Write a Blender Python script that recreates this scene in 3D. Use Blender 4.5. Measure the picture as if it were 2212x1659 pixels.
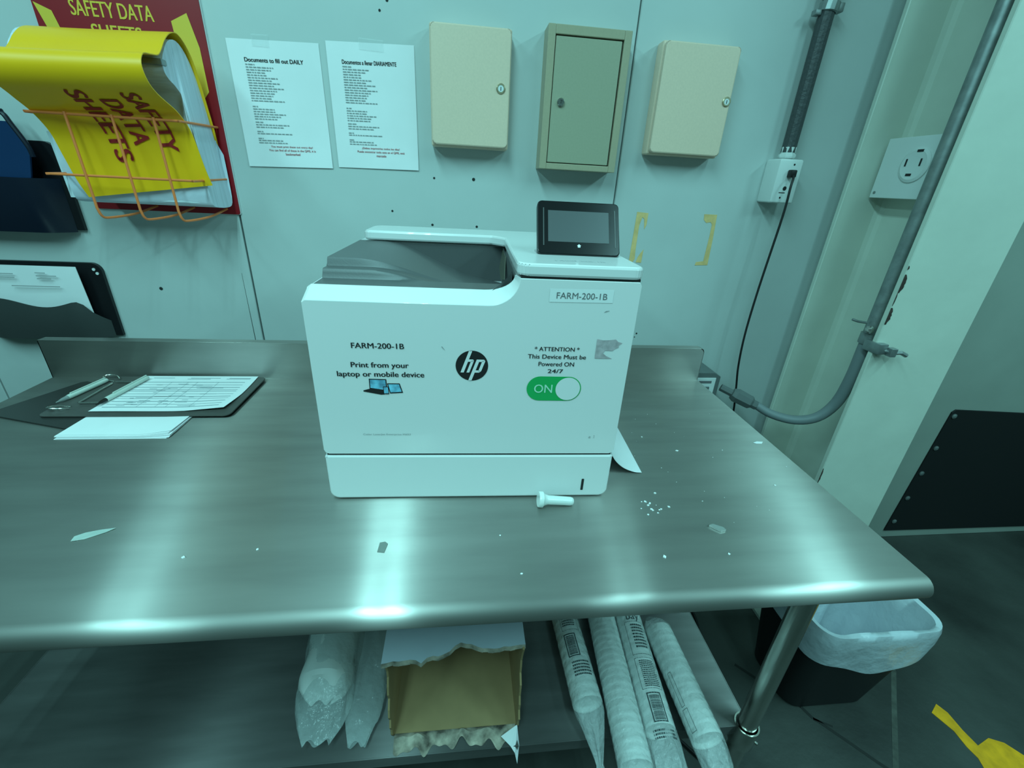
import bpy, bmesh, math, random
from math import sin, cos, pi, radians, atan2, sqrt
from mathutils import Matrix, Vector
for o in list(bpy.data.objects): bpy.data.objects.remove(o)
SC = bpy.context.scene
COL = SC.collection
rnd = random.Random(7)

# ------------------------------------------------------------ camera, world, lamps, exposure
cam_d = bpy.data.cameras.new('camera'); cam = bpy.data.objects.new('camera', cam_d); COL.objects.link(cam)
cam_d.sensor_width = 36.0; cam_d.lens = 941.65/2212*36; cam_d.clip_start = 0.02
_a, _b, _c = -0.12490, -0.43170, -0.05555
_R = Matrix.Rotation(_a, 3, 'Z') @ Matrix.Rotation(_b, 3, 'X') @ Matrix.Rotation(_c, 3, 'Y')
_m = Matrix((_R.col[0], _R.col[2], -_R.col[1])).transposed().to_4x4()
_m.translation = (0.2369, -1.2081, 1.4318)
cam.matrix_world = _m
SC.camera = cam
SC.view_settings.view_transform = 'Standard'; SC.view_settings.look = 'None'
SC.view_settings.gamma = 1.0; SC.view_settings.use_curve_mapping = False
SC.view_settings.exposure = 0.0
wd = bpy.data.worlds.new('world'); SC.world = wd; wd.use_nodes = True
wd.node_tree.nodes['Background'].inputs[0].default_value = (0.10, 0.27, 0.25, 1)
wd.node_tree.nodes['Background'].inputs[1].default_value = 0.28
LIGHT = (0.42, 1.0, 1.02)
def tube_light(x, y, power, length=1.9, z=2.86):
    d = bpy.data.lights.new('fluorescent_tube', 'AREA'); d.shape = 'RECTANGLE'
    d.size = 0.035; d.size_y = length; d.energy = power; d.color = LIGHT
    o = bpy.data.objects.new('fluorescent_tube', d); COL.objects.link(o); o.location = (x, y, z)
for fx, pw in ((-1.47, 15.0), (-0.20, 20.0), (1.20, 6.5), (2.48, 23.0)):
    for dx in (-0.066, 0.066):
        tube_light(fx+dx, -1.65, pw)

# ------------------------------------------------------------ helpers
WM = {}
def wm(o): return WM.get(o.name, Matrix.Identity(4))
def tag(o, label=None, cat=None, group=None, kind=None):
    if label: o['label'] = label
    if cat: o['category'] = cat
    if group: o['group'] = group
    if kind: o['kind'] = kind
    return o
def thing(name, label, cat, loc=(0, 0, 0), rotz=0.0, group=None):
    o = bpy.data.objects.new(name, None); COL.objects.link(o)
    o.empty_display_size = 0.05
    o.location = loc; o.rotation_euler = (0, 0, rotz)
    WM[o.name] = Matrix.Translation(loc) @ Matrix.Rotation(rotz, 4, 'Z')
    return tag(o, label, cat, group)
def obj(name, bm, mats, parent=None, local=False, smooth=False, angle=24, label=None):
    if parent is not None and not local: bm.transform(wm(parent).inverted())
    me = bpy.data.meshes.new(name)
    bm.to_mesh(me); bm.free()
    if not isinstance(mats, (list, tuple)): mats = [mats]
    for m in mats: me.materials.append(m)
    if smooth:
        for p in me.polygons: p.use_smooth = True
        me.set_sharp_from_angle(angle=radians(angle))
    o = bpy.data.objects.new(name, me); COL.objects.link(o)
    if parent is not None:
        o.parent = parent; WM[o.name] = wm(parent)
    if label: o['label'] = label
    return o
def top(name, bm, mats, label, cat, loc, smooth=False, angle=40, group=None):
    """a thing made of one mesh; its origin is put at loc"""
    bm.transform(Matrix.Translation(-Vector(loc)))
    o = obj(name, bm, mats, None, True, smooth, angle)
    o.location = loc; WM[o.name] = Matrix.Translation(loc)
    return tag(o, label, cat, group)
def struct(name, bm, mats, smooth=False):
    return tag(obj(name, bm, mats, smooth=smooth), kind='structure')
NB = bmesh.new
def recalc(bm): bmesh.ops.recalc_face_normals(bm, faces=bm.faces[:]); return bm
def box(bm, x0, x1, y0, y1, z0, z1, bev=0.0, seg=2, mat=0, M=None):
    b = NB()
    vs = [b.verts.new((x, y, z)) for x in (x0, x1) for y in (y0, y1) for z in (z0, z1)]
    for f in ((0, 1, 3, 2), (4, 6, 7, 5), (0, 4, 5, 1), (2, 3, 7, 6), (0, 2, 6, 4), (1, 5, 7, 3)):
        b.faces.new([vs[i] for i in f])
    recalc(b)
    if bev > 0: bmesh.ops.bevel(b, geom=b.edges[:], offset=bev, segments=seg, profile=0.5, affect='EDGES')
    if M: b.transform(M)
    merge(bm, b, mat); return bm
def merge(bm, b, mat=None):
    mp = {}
    for v in b.verts: mp[v] = bm.verts.new(v.co)
    for f in b.faces:
        try: nf = bm.faces.new([mp[v] for v in f.verts])
        except ValueError: continue
        nf.material_index = f.material_index if mat is None else mat
    b.free()
def poly(bm, pts, mat=0):
    f = bm.faces.new([bm.verts.new(p) for p in pts]); f.material_index = mat; return f
def prism(bm, pts, vec, mat=0, bev=0.0):
    """closed polygon (3d points) extruded along vec"""
    b = NB(); vec = Vector(vec)
    a = [b.verts.new(p) for p in pts]; c = [b.verts.new(Vector(p)+vec) for p in pts]
    n = len(pts)
    b.faces.new(a); b.faces.new(c[::-1])
    for i in range(n): b.faces.new([a[i], c[i], c[(i+1) % n], a[(i+1) % n]])
    recalc(b)
    if bev > 0: bmesh.ops.bevel(b, geom=b.edges[:], offset=bev, segments=2, profile=0.5, affect='EDGES')
    merge(bm, b, mat); return bm
def frames(pts):
    P = [Vector(p) for p in pts]; T = []
    for i in range(len(P)):
        t = (P[min(i+1, len(P)-1)]-P[max(i-1, 0)]); T.append(t.normalized())
    up = Vector((0, 0, 1)) if abs(T[0].z) < 0.9 else Vector((1, 0, 0))
    n = T[0].cross(up).normalized(); out = []
    for i, t in enumerate(T):
        n = (n-t*n.dot(t)).normalized(); out.append((P[i], t, n, t.cross(n)))
    return out
def tube(bm, pts, r, seg=10, mat=0, caps=True, squash=1.0):
    rings = []
    rs = r if isinstance(r, (list, tuple)) else [r]*len(pts)
    for (p, t, n, b), rr in zip(frames(pts), rs):
        rings.append([bm.verts.new(p+n*(rr*cos(2*pi*k/seg))+b*(rr*squash*sin(2*pi*k/seg))) for k in range(seg)])
    for a, c in zip(rings, rings[1:]):
        for k in range(seg):
            f = bm.faces.new([a[k], a[(k+1) % seg], c[(k+1) % seg], c[k]]); f.material_index = mat
    if caps:
        for rg, fl in ((rings[0], 1), (rings[-1], 0)):
            f = bm.faces.new(rg[::-1] if fl else rg); f.material_index = mat
    recalc(bm) if mat == 0 else None
    return bm
def spline(pts, n=8):
    """Catmull-Rom through points"""
    P = [Vector(p) for p in pts]; P = [P[0]*2-P[1]]+P+[P[-1]*2-P[-2]]; out = []
    for i in range(1, len(P)-2):
        for k in range(n):
            t = k/n
            out.append(0.5*((2*P[i])+(P[i+1]-P[i-1])*t+(2*P[i-1]-5*P[i]+4*P[i+1]-P[i+2])*t*t+(3*P[i]-P[i-1]-3*P[i+1]+P[i+2])*t**3))
    out.append(P[-2]); return out
def disc(bm, c, r, axis, seg=24, mat=0, h=0.0):
    """disc / short cylinder centred at c facing along axis"""
    c = Vector(c); ax = Vector(axis).normalized()
    q = ax.to_track_quat('Z', 'Y'); b = NB()
    ring = [b.verts.new(q @ Vector((r*cos(2*pi*k/seg), r*sin(2*pi*k/seg), 0))+c+ax*h) for k in range(seg)]
    b.faces.new(ring)
    if h:
        low = [b.verts.new(v.co-ax*h) for v in ring]
        for k in range(seg): b.faces.new([low[k], low[(k+1) % seg], ring[(k+1) % seg], ring[k]])
    merge(bm, b, mat); return bm
def lathe(bm, prof, c, axis, seg=24, mat=0):
    """prof = [(radius, height)...] around axis through c"""
    c = Vector(c); q = Vector(axis).normalized().to_track_quat('Z', 'Y'); b = NB(); rings = []
    for r, h in prof:
        rings.append([b.verts.new(q @ Vector((r*cos(2*pi*k/seg), r*sin(2*pi*k/seg), h))+c) for k in range(seg)] if r > 1e-6 else [b.verts.new(q @ Vector((0, 0, h))+c)])
    for a, d in zip(rings, rings[1:]):
        for k in range(seg):
            k2 = (k+1) % seg
            if len(a) == 1: b.faces.new([a[0], d[k2], d[k]])
            elif len(d) == 1: b.faces.new([a[k], a[k2], d[0]])
            else: b.faces.new([a[k], a[k2], d[k2], d[k]])
    recalc(b); merge(bm, b, mat); return bm
def grid(bm, nu, nv, fn, mat=0, thick=0.0):
    b = NB()
    V = [[b.verts.new(fn(i/nu, j/nv)) for j in range(nv+1)] for i in range(nu+1)]
    for i in range(nu):
        for j in range(nv): b.faces.new([V[i][j], V[i+1][j], V[i+1][j+1], V[i][j+1]])
    if thick:
        recalc(b)
        bmesh.ops.solidify(b, geom=b.faces[:], thickness=thick)
    merge(bm, b, mat); return bm
def text_bm(body, width=None, height=None, bold=0.0, align='CENTER', extr=0.0002, shear=0.0, sx=None):
    """lettering in the XY plane, centred; scaled to the given width and/or cap height"""
    cu = bpy.data.curves.new('lettering', 'FONT'); cu.body = body; cu.align_x = align; cu.align_y = 'CENTER'
    cu.shear = shear; cu.resolution_u = 4
    o = bpy.data.objects.new('lettering', cu); COL.objects.link(o)
    dg = bpy.context.evaluated_depsgraph_get(); ev = o.evaluated_get(dg); me = ev.to_mesh()
    bm = NB(); bm.from_mesh(me); ev.to_mesh_clear()
    bpy.data.objects.remove(o); bpy.data.curves.remove(cu)
    xs = [v.co.x for v in bm.verts]; ys = [v.co.y for v in bm.verts]
    w = max(xs)-min(xs); h = max(ys)-min(ys); cx = (max(xs)+min(xs))/2; cy = (max(ys)+min(ys))/2
    s = (width/w) if width else height/h; t = (height/h) if height else s
    for v in bm.verts: v.co = Vector(((v.co.x-cx)*s, (v.co.y-cy)*t, 0))
    if bold:   # heavier strokes: two more copies set a hair apart
        src = bm.copy(); d = bold*s*2.2
        for k in (-1, 1):
            c2 = src.copy(); c2.transform(Matrix.Translation((k*d, 0, .00003*(k+1)+.00002))); merge(bm, c2)
        src.free()
    return bm
FRONT = Matrix(((1, 0, 0, 0), (0, 0, -1, 0), (0, 1, 0, 0), (0, 0, 0, 1)))   # XY plane -> facing -Y
def place(bm, M): bm.transform(M); return bm
def put_text(bm, body, x, y, z, width=None, height=None, mat=0, **k):
    t = text_bm(body, width, height, **k); t.transform(Matrix.Translation((x, y, z)) @ FRONT); merge(bm, t, mat)

# ------------------------------------------------------------ materials
def mat(name, col, rough=0.5, metal=0.0, spec=0.5, coat=0.0, emit=None, alpha=1.0, noise=0.0, nscale=30.0, bump=0.0, bscale=60.0, trans=0.0, aniso=0.0, tangent=None, ndet=4.0, stretch=None):
    m = bpy.data.materials.new(name); m.use_nodes = True; nt = m.node_tree; b = nt.nodes['Principled BSDF']
    b.inputs['Base Color'].default_value = (*col, 1); b.inputs['Roughness'].default_value = rough
    b.inputs['Metallic'].default_value = metal; b.inputs['Specular IOR Level'].default_value = spec
    b.inputs['Coat Weight'].default_value = coat; b.inputs['Alpha'].default_value = alpha
    b.inputs['Transmission Weight'].default_value = trans; b.inputs['Anisotropic'].default_value = aniso
    if tangent:
        g = nt.nodes.new('ShaderNodeNewGeometry'); c = nt.nodes.new('ShaderNodeVectorMath'); c.operation = 'CROSS_PRODUCT'
        nt.links.new(g.outputs['True Normal'], c.inputs[0]); c.inputs[1].default_value = tangent
        nt.links.new(c.outputs[0], b.inputs['Tangent'])
    tc = nt.nodes.new('ShaderNodeTexCoord'); mp = nt.nodes.new('ShaderNodeMapping')
    nt.links.new(tc.outputs['Object'], mp.inputs[0])
    if stretch: mp.inputs['Scale'].default_value = stretch
    if noise > 0:
        n = nt.nodes.new('ShaderNodeTexNoise'); n.inputs['Scale'].default_value = nscale; n.inputs['Detail'].default_value = ndet
        nt.links.new(mp.outputs[0], n.inputs['Vector'])
        r = nt.nodes.new('ShaderNodeValToRGB'); r.color_ramp.elements[0].position = 0.3; r.color_ramp.elements[1].position = 0.7
        r.color_ramp.elements[0].color = (*[c*(1-noise) for c in col], 1); r.color_ramp.elements[1].color = (*[min(1, c*(1+noise)) for c in col], 1)
        nt.links.new(n.outputs['Fac'], r.inputs[0]); nt.links.new(r.outputs[0], b.inputs['Base Color'])
    if bump > 0:
        n2 = nt.nodes.new('ShaderNodeTexNoise'); n2.inputs['Scale'].default_value = bscale; n2.inputs['Detail'].default_value = 3
        nt.links.new(mp.outputs[0], n2.inputs['Vector'])
        bp = nt.nodes.new('ShaderNodeBump'); bp.inputs['Strength'].default_value = bump; bp.inputs['Distance'].default_value = 0.01
        nt.links.new(n2.outputs['Fac'], bp.inputs['Height']); nt.links.new(bp.outputs[0], b.inputs['Normal'])
    return m
WALL = mat('painted_panel', (0.55, 0.60, 0.59), 0.5, noise=0.06, nscale=2.5, bump=0.12, bscale=7.0)
WALLR = mat('darker_right_panel', (0.33, 0.37, 0.33), 0.5, noise=0.08, nscale=3, bump=0.12, bscale=7.0)  # darker base tone for the wall section right of the column
WALLDARK = mat('panel_joint', (0.012, 0.02, 0.02), 0.8)
CREAM = mat('column_paint', (0.62, 0.66, 0.58), 0.45, noise=0.05, nscale=6, bump=0.06, bscale=25)
RUST = mat('bare_rust', (0.05, 0.03, 0.025), 0.9, noise=0.5, nscale=90)
CONC = mat('dark_concrete', (0.042, 0.047, 0.042), 0.55, noise=0.55, nscale=2.2, ndet=8, bump=0.15, bscale=30)
CRACK = mat('concrete_crack', (0.016, 0.018, 0.016), 0.8)
SEAM = mat('concrete_patch', (0.065, 0.07, 0.058), 0.7, noise=0.3, nscale=40)
CEIL = mat('ceiling_paint', (0.35, 0.37, 0.35), 0.8, noise=0.05, nscale=3)
def brushed(name, col, r, a, nscale=3.5, noise=.1):
    m = mat(name, col, .3, 1.0, noise=noise, nscale=nscale, stretch=(1, 6, 6)); nt = m.node_tree; b = nt.nodes['Principled BSDF']
    g = nt.nodes.new('ShaderNodeBsdfAnisotropic'); g.inputs['Roughness'].default_value = r; g.inputs['Anisotropy'].default_value = a
    nt.links.new(b.inputs['Base Color'].links[0].from_socket, g.inputs['Color'])
    ge = nt.nodes.new('ShaderNodeNewGeometry'); c = nt.nodes.new('ShaderNodeVectorMath'); c.operation = 'CROSS_PRODUCT'
    nt.links.new(ge.outputs['True Normal'], c.inputs[0]); c.inputs[1].default_value = (1, 0, 0); nt.links.new(c.outputs[0], g.inputs['Tangent'])
    g2 = nt.nodes.new('ShaderNodeBsdfAnisotropic'); g2.inputs['Roughness'].default_value = .5; g2.inputs['Anisotropy'].default_value = -.35
    nt.links.new(c.outputs[0], g2.inputs['Tangent']); nt.links.new(g.inputs['Color'].links[0].from_socket, g2.inputs['Color'])
    mx = nt.nodes.new('ShaderNodeMixShader'); mx.inputs[0].default_value = .60
    nt.links.new(g.outputs[0], mx.inputs[1]); nt.links.new(g2.outputs[0], mx.inputs[2])
    nt.links.new(mx.outputs[0], nt.nodes['Material Output'].inputs[0]); nt.nodes.remove(b)
    return m
STEEL = brushed('brushed_table_steel', (0.41, 0.40, 0.375), 0.28, -0.78)
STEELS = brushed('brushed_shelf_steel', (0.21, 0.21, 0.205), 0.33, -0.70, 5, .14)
STEELR = mat('polished_steel', (0.50, 0.49, 0.45), 0.22, 1.0, noise=0.06, nscale=12)
GALV = mat('galvanised_steel', (0.30, 0.33, 0.33), 0.45, 0.7, noise=0.18, nscale=40)
ZINC = mat('bright_zinc', (0.62, 0.62, 0.58), 0.25, 1.0)
WHITE = mat('white_plastic', (0.80, 0.80, 0.80), 0.22, coat=0.25)
WHITE2 = mat('white_plastic_satin', (0.80, 0.81, 0.81), 0.38)
DARKP = mat('charcoal_plastic', (0.095, 0.098, 0.10), 0.42, bump=0.03, bscale=400)
DARKP2 = mat('charcoal_plastic_gap', (0.01, 0.01, 0.01), 0.6)
BLACKG = mat('black_gloss', (0.008, 0.008, 0.009), 0.22)
SCREEN = mat('lcd_glass', (0.09, 0.095, 0.10), 0.3)
BLACK = mat('black_ink', (0.012, 0.012, 0.013), 0.6)
GREYINK = mat('grey_ink', (0.16, 0.16, 0.17), 0.6)
FAINT = mat('faint_print', (0.36, 0.37, 0.38), 0.6)
FAINT2 = mat('very_faint_print', (0.50, 0.52, 0.53), 0.6)
REDINK = mat('red_ink', (0.55, 0.015, 0.03), 0.6)
GREEN = mat('green_sticker', (0.012, 0.42, 0.11), 0.4)
BLUE = mat('screen_blue', (0.18, 0.50, 0.75), 0.4, noise=0.5, nscale=70)
LBL = mat('clear_label', (0.86, 0.87, 0.88), 0.3)
TORN = mat('torn_sticker', (0.46, 0.40, 0.42), 0.8, noise=0.2, nscale=120)
PAPER = mat('paper', (0.86, 0.86, 0.88), 0.7, noise=0.03, nscale=8)
TAPE = mat('clear_tape', (0.80, 0.85, 0.85), 0.25, alpha=0.13)
BEIGE = mat('beige_enamel', (0.80, 0.60, 0.46), 0.42, noise=0.03, nscale=200)
OLIVE = mat('olive_enamel', (0.42, 0.36, 0.25), 0.42, noise=0.03, nscale=200)
OLIVED = mat('olive_enamel_door', (0.38, 0.37, 0.27), 0.38, noise=0.03, nscale=200)
BRASS = mat('lock_brass', (0.55, 0.46, 0.30), 0.35, 0.8)
REDB = mat('red_board', (0.30, 0.007, 0.014), 0.4)
YEL = mat('yellow_vinyl', (1.0, 0.52, 0.008), 0.4, noise=0.05, nscale=5)
YELP = mat('yellow_print', (0.80, 0.55, 0.05), 0.5)
YTAPE = mat('yellow_tape', (0.78, 0.52, 0.22), 0.6, noise=0.15, nscale=40)
YFLOOR = mat('yellow_floor_tape', (0.80, 0.36, 0.004), 0.5, noise=0.2, nscale=30)
ORANGE = mat('orange_wire', (0.85, 0.22, 0.06), 0.4)
NAVY = mat('navy_plastic', (0.006, 0.010, 0.022), 0.28)
BLUEF = mat('blue_folder', (0.010, 0.038, 0.11), 0.2)
BLKP = mat('black_pocket', (0.008, 0.008, 0.010), 0.35)
MESHP = mat('smoked_pocket', (0.050, 0.055, 0.055), 0.45)
BLKR = mat('black_rubber', (0.006, 0.007, 0.008), 0.7)
CORD = mat('black_cord', (0.008, 0.008, 0.009), 0.5)
CONDK = mat('dark_conduit', (0.055, 0.062, 0.066), 0.5, bump=0.2, bscale=120)
GREYPL = mat('grey_flex', (0.20, 0.23, 0.24), 0.5)
GREYBX = mat('grey_outlet_box', (0.13, 0.15, 0.15), 0.5)
SWB = mat('white_outlet_box', (0.74, 0.77, 0.76), 0.35)
BOARD = mat('dark_clipboard', (0.075, 0.072, 0.066), 0.4, noise=0.12, nscale=20)
BOARD2 = mat('black_clipboard', (0.028, 0.028, 0.026), 0.4)
PENW = mat('pen_barrel', (0.58, 0.64, 0.58), 0.35)
CARD = mat('cardboard', (0.40, 0.27, 0.13), 0.8, noise=0.08, nscale=15)
CARDE = mat('torn_cardboard', (0.36, 0.31, 0.25), 0.9, noise=0.75, nscale=38)
BOXW = mat('box_printed_white', (0.50, 0.55, 0.62), 0.55, noise=0.05, nscale=10)
CUP = mat('foam_cup', (0.72, 0.76, 0.74), 0.5)
def film(name, col, t, rough=0.18, bump=0.6, bscale=45):
    """thin plastic film: part clear, part milky, glossy wrinkles"""
    m = bpy.data.materials.new(name); m.use_nodes = True; nt = m.node_tree; nt.nodes.clear()
    out = nt.nodes.new('ShaderNodeOutputMaterial'); mx = nt.nodes.new('ShaderNodeMixShader')
    tr = nt.nodes.new('ShaderNodeBsdfTransparent'); b = nt.nodes.new('ShaderNodeBsdfPrincipled')
    b.inputs['Base Color'].default_value = (*col, 1); b.inputs['Roughness'].default_value = rough
    n = nt.nodes.new('ShaderNodeTexNoise'); n.inputs['Scale'].default_value = bscale; n.inputs['Detail'].default_value = 3
    tc = nt.nodes.new('ShaderNodeTexCoord'); nt.links.new(tc.outputs['Object'], n.inputs['Vector'])
    bp = nt.nodes.new('ShaderNodeBump'); bp.inputs['Strength'].default_value = bump; bp.inputs['Distance'].default_value = 0.01
    nt.links.new(n.outputs['Fac'], bp.inputs['Height']); nt.links.new(bp.outputs[0], b.inputs['Normal'])
    mx.inputs[0].default_value = t
    nt.links.new(tr.outputs[0], mx.inputs[1]); nt.links.new(b.outputs[0], mx.inputs[2]); nt.links.new(mx.outputs[0], out.inputs[0])
    return m
FILM = film('clear_film', (0.80, 0.86, 0.86), 0.34, 0.12, 0.9, 60)
FILM2 = film('milky_bag', (0.62, 0.68, 0.74), 0.88, 0.3, 0.5, 22)
FILM3 = film('clear_bag', (0.66, 0.74, 0.74), 0.38, 0.15, 0.8, 40)

# ------------------------------------------------------------ the setting
WY = 0.17
bm = NB()
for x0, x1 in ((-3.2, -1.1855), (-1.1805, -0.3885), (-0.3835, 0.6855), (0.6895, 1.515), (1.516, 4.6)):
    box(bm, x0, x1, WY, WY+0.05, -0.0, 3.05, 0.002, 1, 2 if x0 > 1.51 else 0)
box(bm, -3.2, 4.6, WY+0.02, WY+0.06, 0, 3.05, mat=1)
for x, z, r in ((0.052, 1.819, .0035), (0.033, 1.798, .003), (0.156, 1.433, .003), (0.267, 1.435, .0045), (0.035, 1.341, .003), (0.148, 1.308, .0035), (0.278, 1.308, .0035), (-0.644, 1.098, .005), (0.830, .985, .003), (0.825, .972, .002)):
    disc(bm, (x, WY-0.0006, z), r, (0, -1, 0), 10, 1)
prism(bm, [(-.4115, WY, .90), (-.4095, WY, .90), (-.4110, WY, 1.15), (-.4115, WY, 1.15)], (0, -.0004, 0), 1)
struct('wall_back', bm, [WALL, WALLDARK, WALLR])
bm = NB(); box(bm, -3.2, 4.6, -4.0, WY+0.05, -0.06, 0.0)
def fl(pts, w, m):
    for (x0, y0), (x1, y1) in zip(pts, pts[1:]):
        d = Vector((x1-x0, y1-y0, 0)).normalized(); n = Vector((-d.y, d.x, 0))*w/2
        poly(bm, [Vector((x0, y0, .0006))-n, Vector((x1, y1, .0006))-n, Vector((x1, y1, .0006))+n, Vector((x0, y0, .0006))+n], m)
fl([(1.15, -0.36), (1.257, -0.476), (1.285, -0.50), (1.30, -0.535), (1.313, -0.546), (1.36, -0.60), (1.408, -0.657), (1.50, -0.75)], 0.010, 1)
fl([(1.30, -0.535), (1.345, -0.56)], 0.006, 1)
fl([(1.72, -0.36), (1.688, -0.42), (1.60, -0.51), (1.446, -0.67), (1.40, -0.72)], 0.014, 2)
struct('floor', bm, [CONC, CRACK, SEAM])
bm = NB(); box(bm, -3.2, 4.6, -4.0, WY+0.05, 3.05, 3.1); struct('ceiling', bm, CEIL)

# steel column
def sheet_poly(bm, y, pts, mat=0, th=0.0006):
    prism(bm, [(x, y, z) for x, z in pts], (0, -th, 0), mat)
cl = thing('steel_column', 'white painted steel I-beam column standing in front of the wall', 'column', (1.51, -0.03, 0))
bm = NB()
box(bm, 1.375, 1.645, -0.175, -0.160, 0.012, 3.05, 0.002, 1)
obj('front_flange', bm, CREAM, cl)
bm = NB(); box(bm, 1.372, 1.645, 0.105, 0.120, 0.012, 3.05, 0.002, 1); obj('back_flange', bm, CREAM, cl)
bm = NB(); box(bm, 1.505, 1.515, -0.160, 0.105, 0.012, 3.05)
for sx in (-1, 1):
    for yy, sy in ((-0.160, 1), (0.105, -1)):
        c = [(1.51+sx*.005, yy, 0.012), (1.51+sx*.022, yy, 0.012), (1.51+sx*.010, yy+sy*.005, 0.012), (1.51+sx*.005, yy+sy*.017, 0.012)]
        prism(bm, c, (0, 0, 3.03))
obj('web', bm, CREAM, cl)
bm = NB(); box(bm, 1.34, 1.68, -0.22, 0.15, 0.0, 0.012); obj('base_plate', bm, CREAM, cl)
bm = NB()
for z0, z1, w in ((0.555, 0.600, .009), (0.60, 0.66, .005), (0.52, 0.555, .012), (0.475, 0.52, .008), (1.220, 1.268, .012), (1.134, 1.180, .012), (1.185, 1.22, .003), (1.280, 1.290, .004)):
    n = 9; e = [(1.375-.0004, z0+(z1-z0)*k/n) for k in range(n+1)]
    e2 = [(1.375+w*(0.25+0.75*sin(pi*(k+.5)/(n+1)))*rnd.uniform(.7, 1.1), z0+(z1-z0)*k/n) for k in range(n+1)]
    prism(bm, [(x, -0.1754, z) for x, z in e+e2[::-1]], (0, -0.0004, 0))
obj('paint_chip', bm, RUST, cl, label='dark rusty chips along the left edge of the front flange')

# outlet plate on the column
pl = thing('receptacle_box', 'white painted receptacle box with round outlet on the column web', 'electrical outlet', (1.505, 0.01, 1.445))
bm = NB(); box(bm, 1.452, 1.505, -0.068, 0.088, 1.46, 1.585, 0.003); obj('back_box', bm, CREAM, pl)
bm = NB(); box(bm, 1.447, 1.452, -0.080, 0.098, 1.446, 1.600, 0.0015); obj('cover_plate', bm, SWB, pl)
bm = NB(); lathe(bm, [(0.043, 0), (0.043, .004), (0.036, .007), (0.033, .006), (0, .006)], (1.447, -0.012, 1.53), (-1, 0, 0), 32); obj('receptacle_face', bm, SWB, pl, smooth=True)
for y0, y1, z0, z1 in ((-.0322, -.0278, 1.527, 1.545), (.0098, .0142, 1.527, 1.545), (-.016, 0, 1.503, 1.509), (-.027, -.009, 1.561, 1.567)):
    bm = NB(); box(bm, 1.4398, 1.4405, y0, y1, z0, z1); obj('contact_slot', bm, BLACK, pl)
for y, z in ((-0.068, 1.46), (0.085, 1.46), (-.068, 1.588)):
    bm = NB(); disc(bm, (1.447, y, z), .004, (-1, 0, 0), 12, 0, .0015); obj('screw', bm, GALV, pl)

# conduit on the column, bending down to the grey cable
cd = thing('grey_conduit', 'grey conduit clamped to the column and bending to a grey plug', 'conduit', (1.405, -0.125, 1.0))
bm = NB()
run = [(1.402, -0.122, 3.04), (1.402, -0.122, 2.0), (1.402, -0.122, 1.3), (1.402, -0.122, 1.06)]
bend = spline([(1.402, -0.122, 1.06), (1.404, -0.118, 0.95), (1.398, -0.108, 0.86), (1.368, -0.092, 0.800), (1.318, -0.066, 0.775), (1.262, -0.028, 0.776), (1.218, 0.008, 0.795)], 6)
tube(bm, run, 0.0185, 20); obj('rigid_pipe', bm, GALV, cd, smooth=True)
bm = NB(); tube(bm, bend, [0.0178-0.0045*i/(len(bend)-1) for i in range(len(bend))], 16); obj('flexible_tail', bm, GREYPL, cd, smooth=True)
bm = NB(); lathe(bm, [(0, 0), (.012, 0), (.016, .004), (.016, .018), (.024, .026), (.026, .075), (.020, .088), (.013, .09), (.013, .13), (0, .13)], (1.226, 0.002, 0.790), (-0.8, 0.50, 0.30), 8); obj('plug', bm, GREYBX, cd, smooth=True)
clp = thing('beam_clamp', 'zinc beam clamp holding the grey conduit to the column', 'clamp', (1.39, -0.15, 1.07))
bm = NB(); tube(bm, [(1.402, -0.122, 1.062), (1.402, -0.122, 1.092)], 0.0225, 16); box(bm, 1.372, 1.40, -0.192, -0.140, 1.052, 1.082, 0.003); obj('clamp_body', bm, GALV, clp, smooth=True)
bm = NB(); tube(bm, [(1.392, -0.186, 1.064), (1.415, -0.198, 1.060), (1.432, -0.203, 1.063), (1.448, -0.206, 1.056)], 0.006, 8); box(bm, 1.40, 1.418, -0.206, -0.188, 1.050, 1.074, 0.002); obj('bolt', bm, GALV, clp)
bm = NB(); lathe(bm, [(0.004, -.02), (.004, 0), (0.011, 0), (.011, .006), (.006, .011), (0, .012)], (1.376, -0.14, 1.108), (-.8, -.6, .1), 14); obj('bolt', bm, ZINC, clp, smooth=True)
bm = NB(); tube(bm, [(1.378, -0.12, 1.122), (1.355, -0.115, 1.124), (1.340, -0.11, 1.128)], 0.0035, 8); obj('screw', bm, GALV, clp)

# outlet box high on the wall with dark conduit and cord
sw = thing('outlet_box', 'white outlet box on the wall under the dark conduit', 'electrical outlet', (1.174, 0.17, 1.415))
bm = NB(); box(bm, 1.138, 1.210, 0.102, 0.170, 1.417, 1.534, 0.006, 3); obj('housing', bm, SWB, sw, smooth=True)
for x, z in ((1.182, 1.520), (1.172, 1.457), (1.165, 1.432)):
    bm = NB(); disc(bm, (x, 0.1015, z), .0028 if z != 1.457 else .006, (0, -1, 0), 10); obj('hole', bm, BLACK, sw)
bm = NB(); box(bm, 1.157, 1.176, .1012, .1016, 1.4445, 1.4465)
obj('marking', bm, BLACK, sw)
dc = thing('dark_conduit', 'dark grey flexible conduit rising from the white outlet box', 'conduit', (1.175, 0.14, 1.535))
bm = NB(); tube(bm, [(1.176, .138, 1.552), (1.176, .138, 1.86), (1.178, .138, 1.93)], 0.019, 14); obj('pipe', bm, CONDK, dc, smooth=True)
bm = NB(); tube(bm, [(1.176, .138, 1.93), (1.176, .138, 3.04)], 0.019, 14); obj('pipe', bm, CONDK, dc, smooth=True)
bm = NB(); lathe(bm, [(.014, 0), (.014, .006), (.021, .006), (.023, .010), (.023, .016), (.019, .018), (.020, .034), (.016, .037)], (1.176, .138, 1.531), (0, 0, 1), 8); obj('connector', bm, SWB, dc, smooth=True, angle=20)
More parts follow.
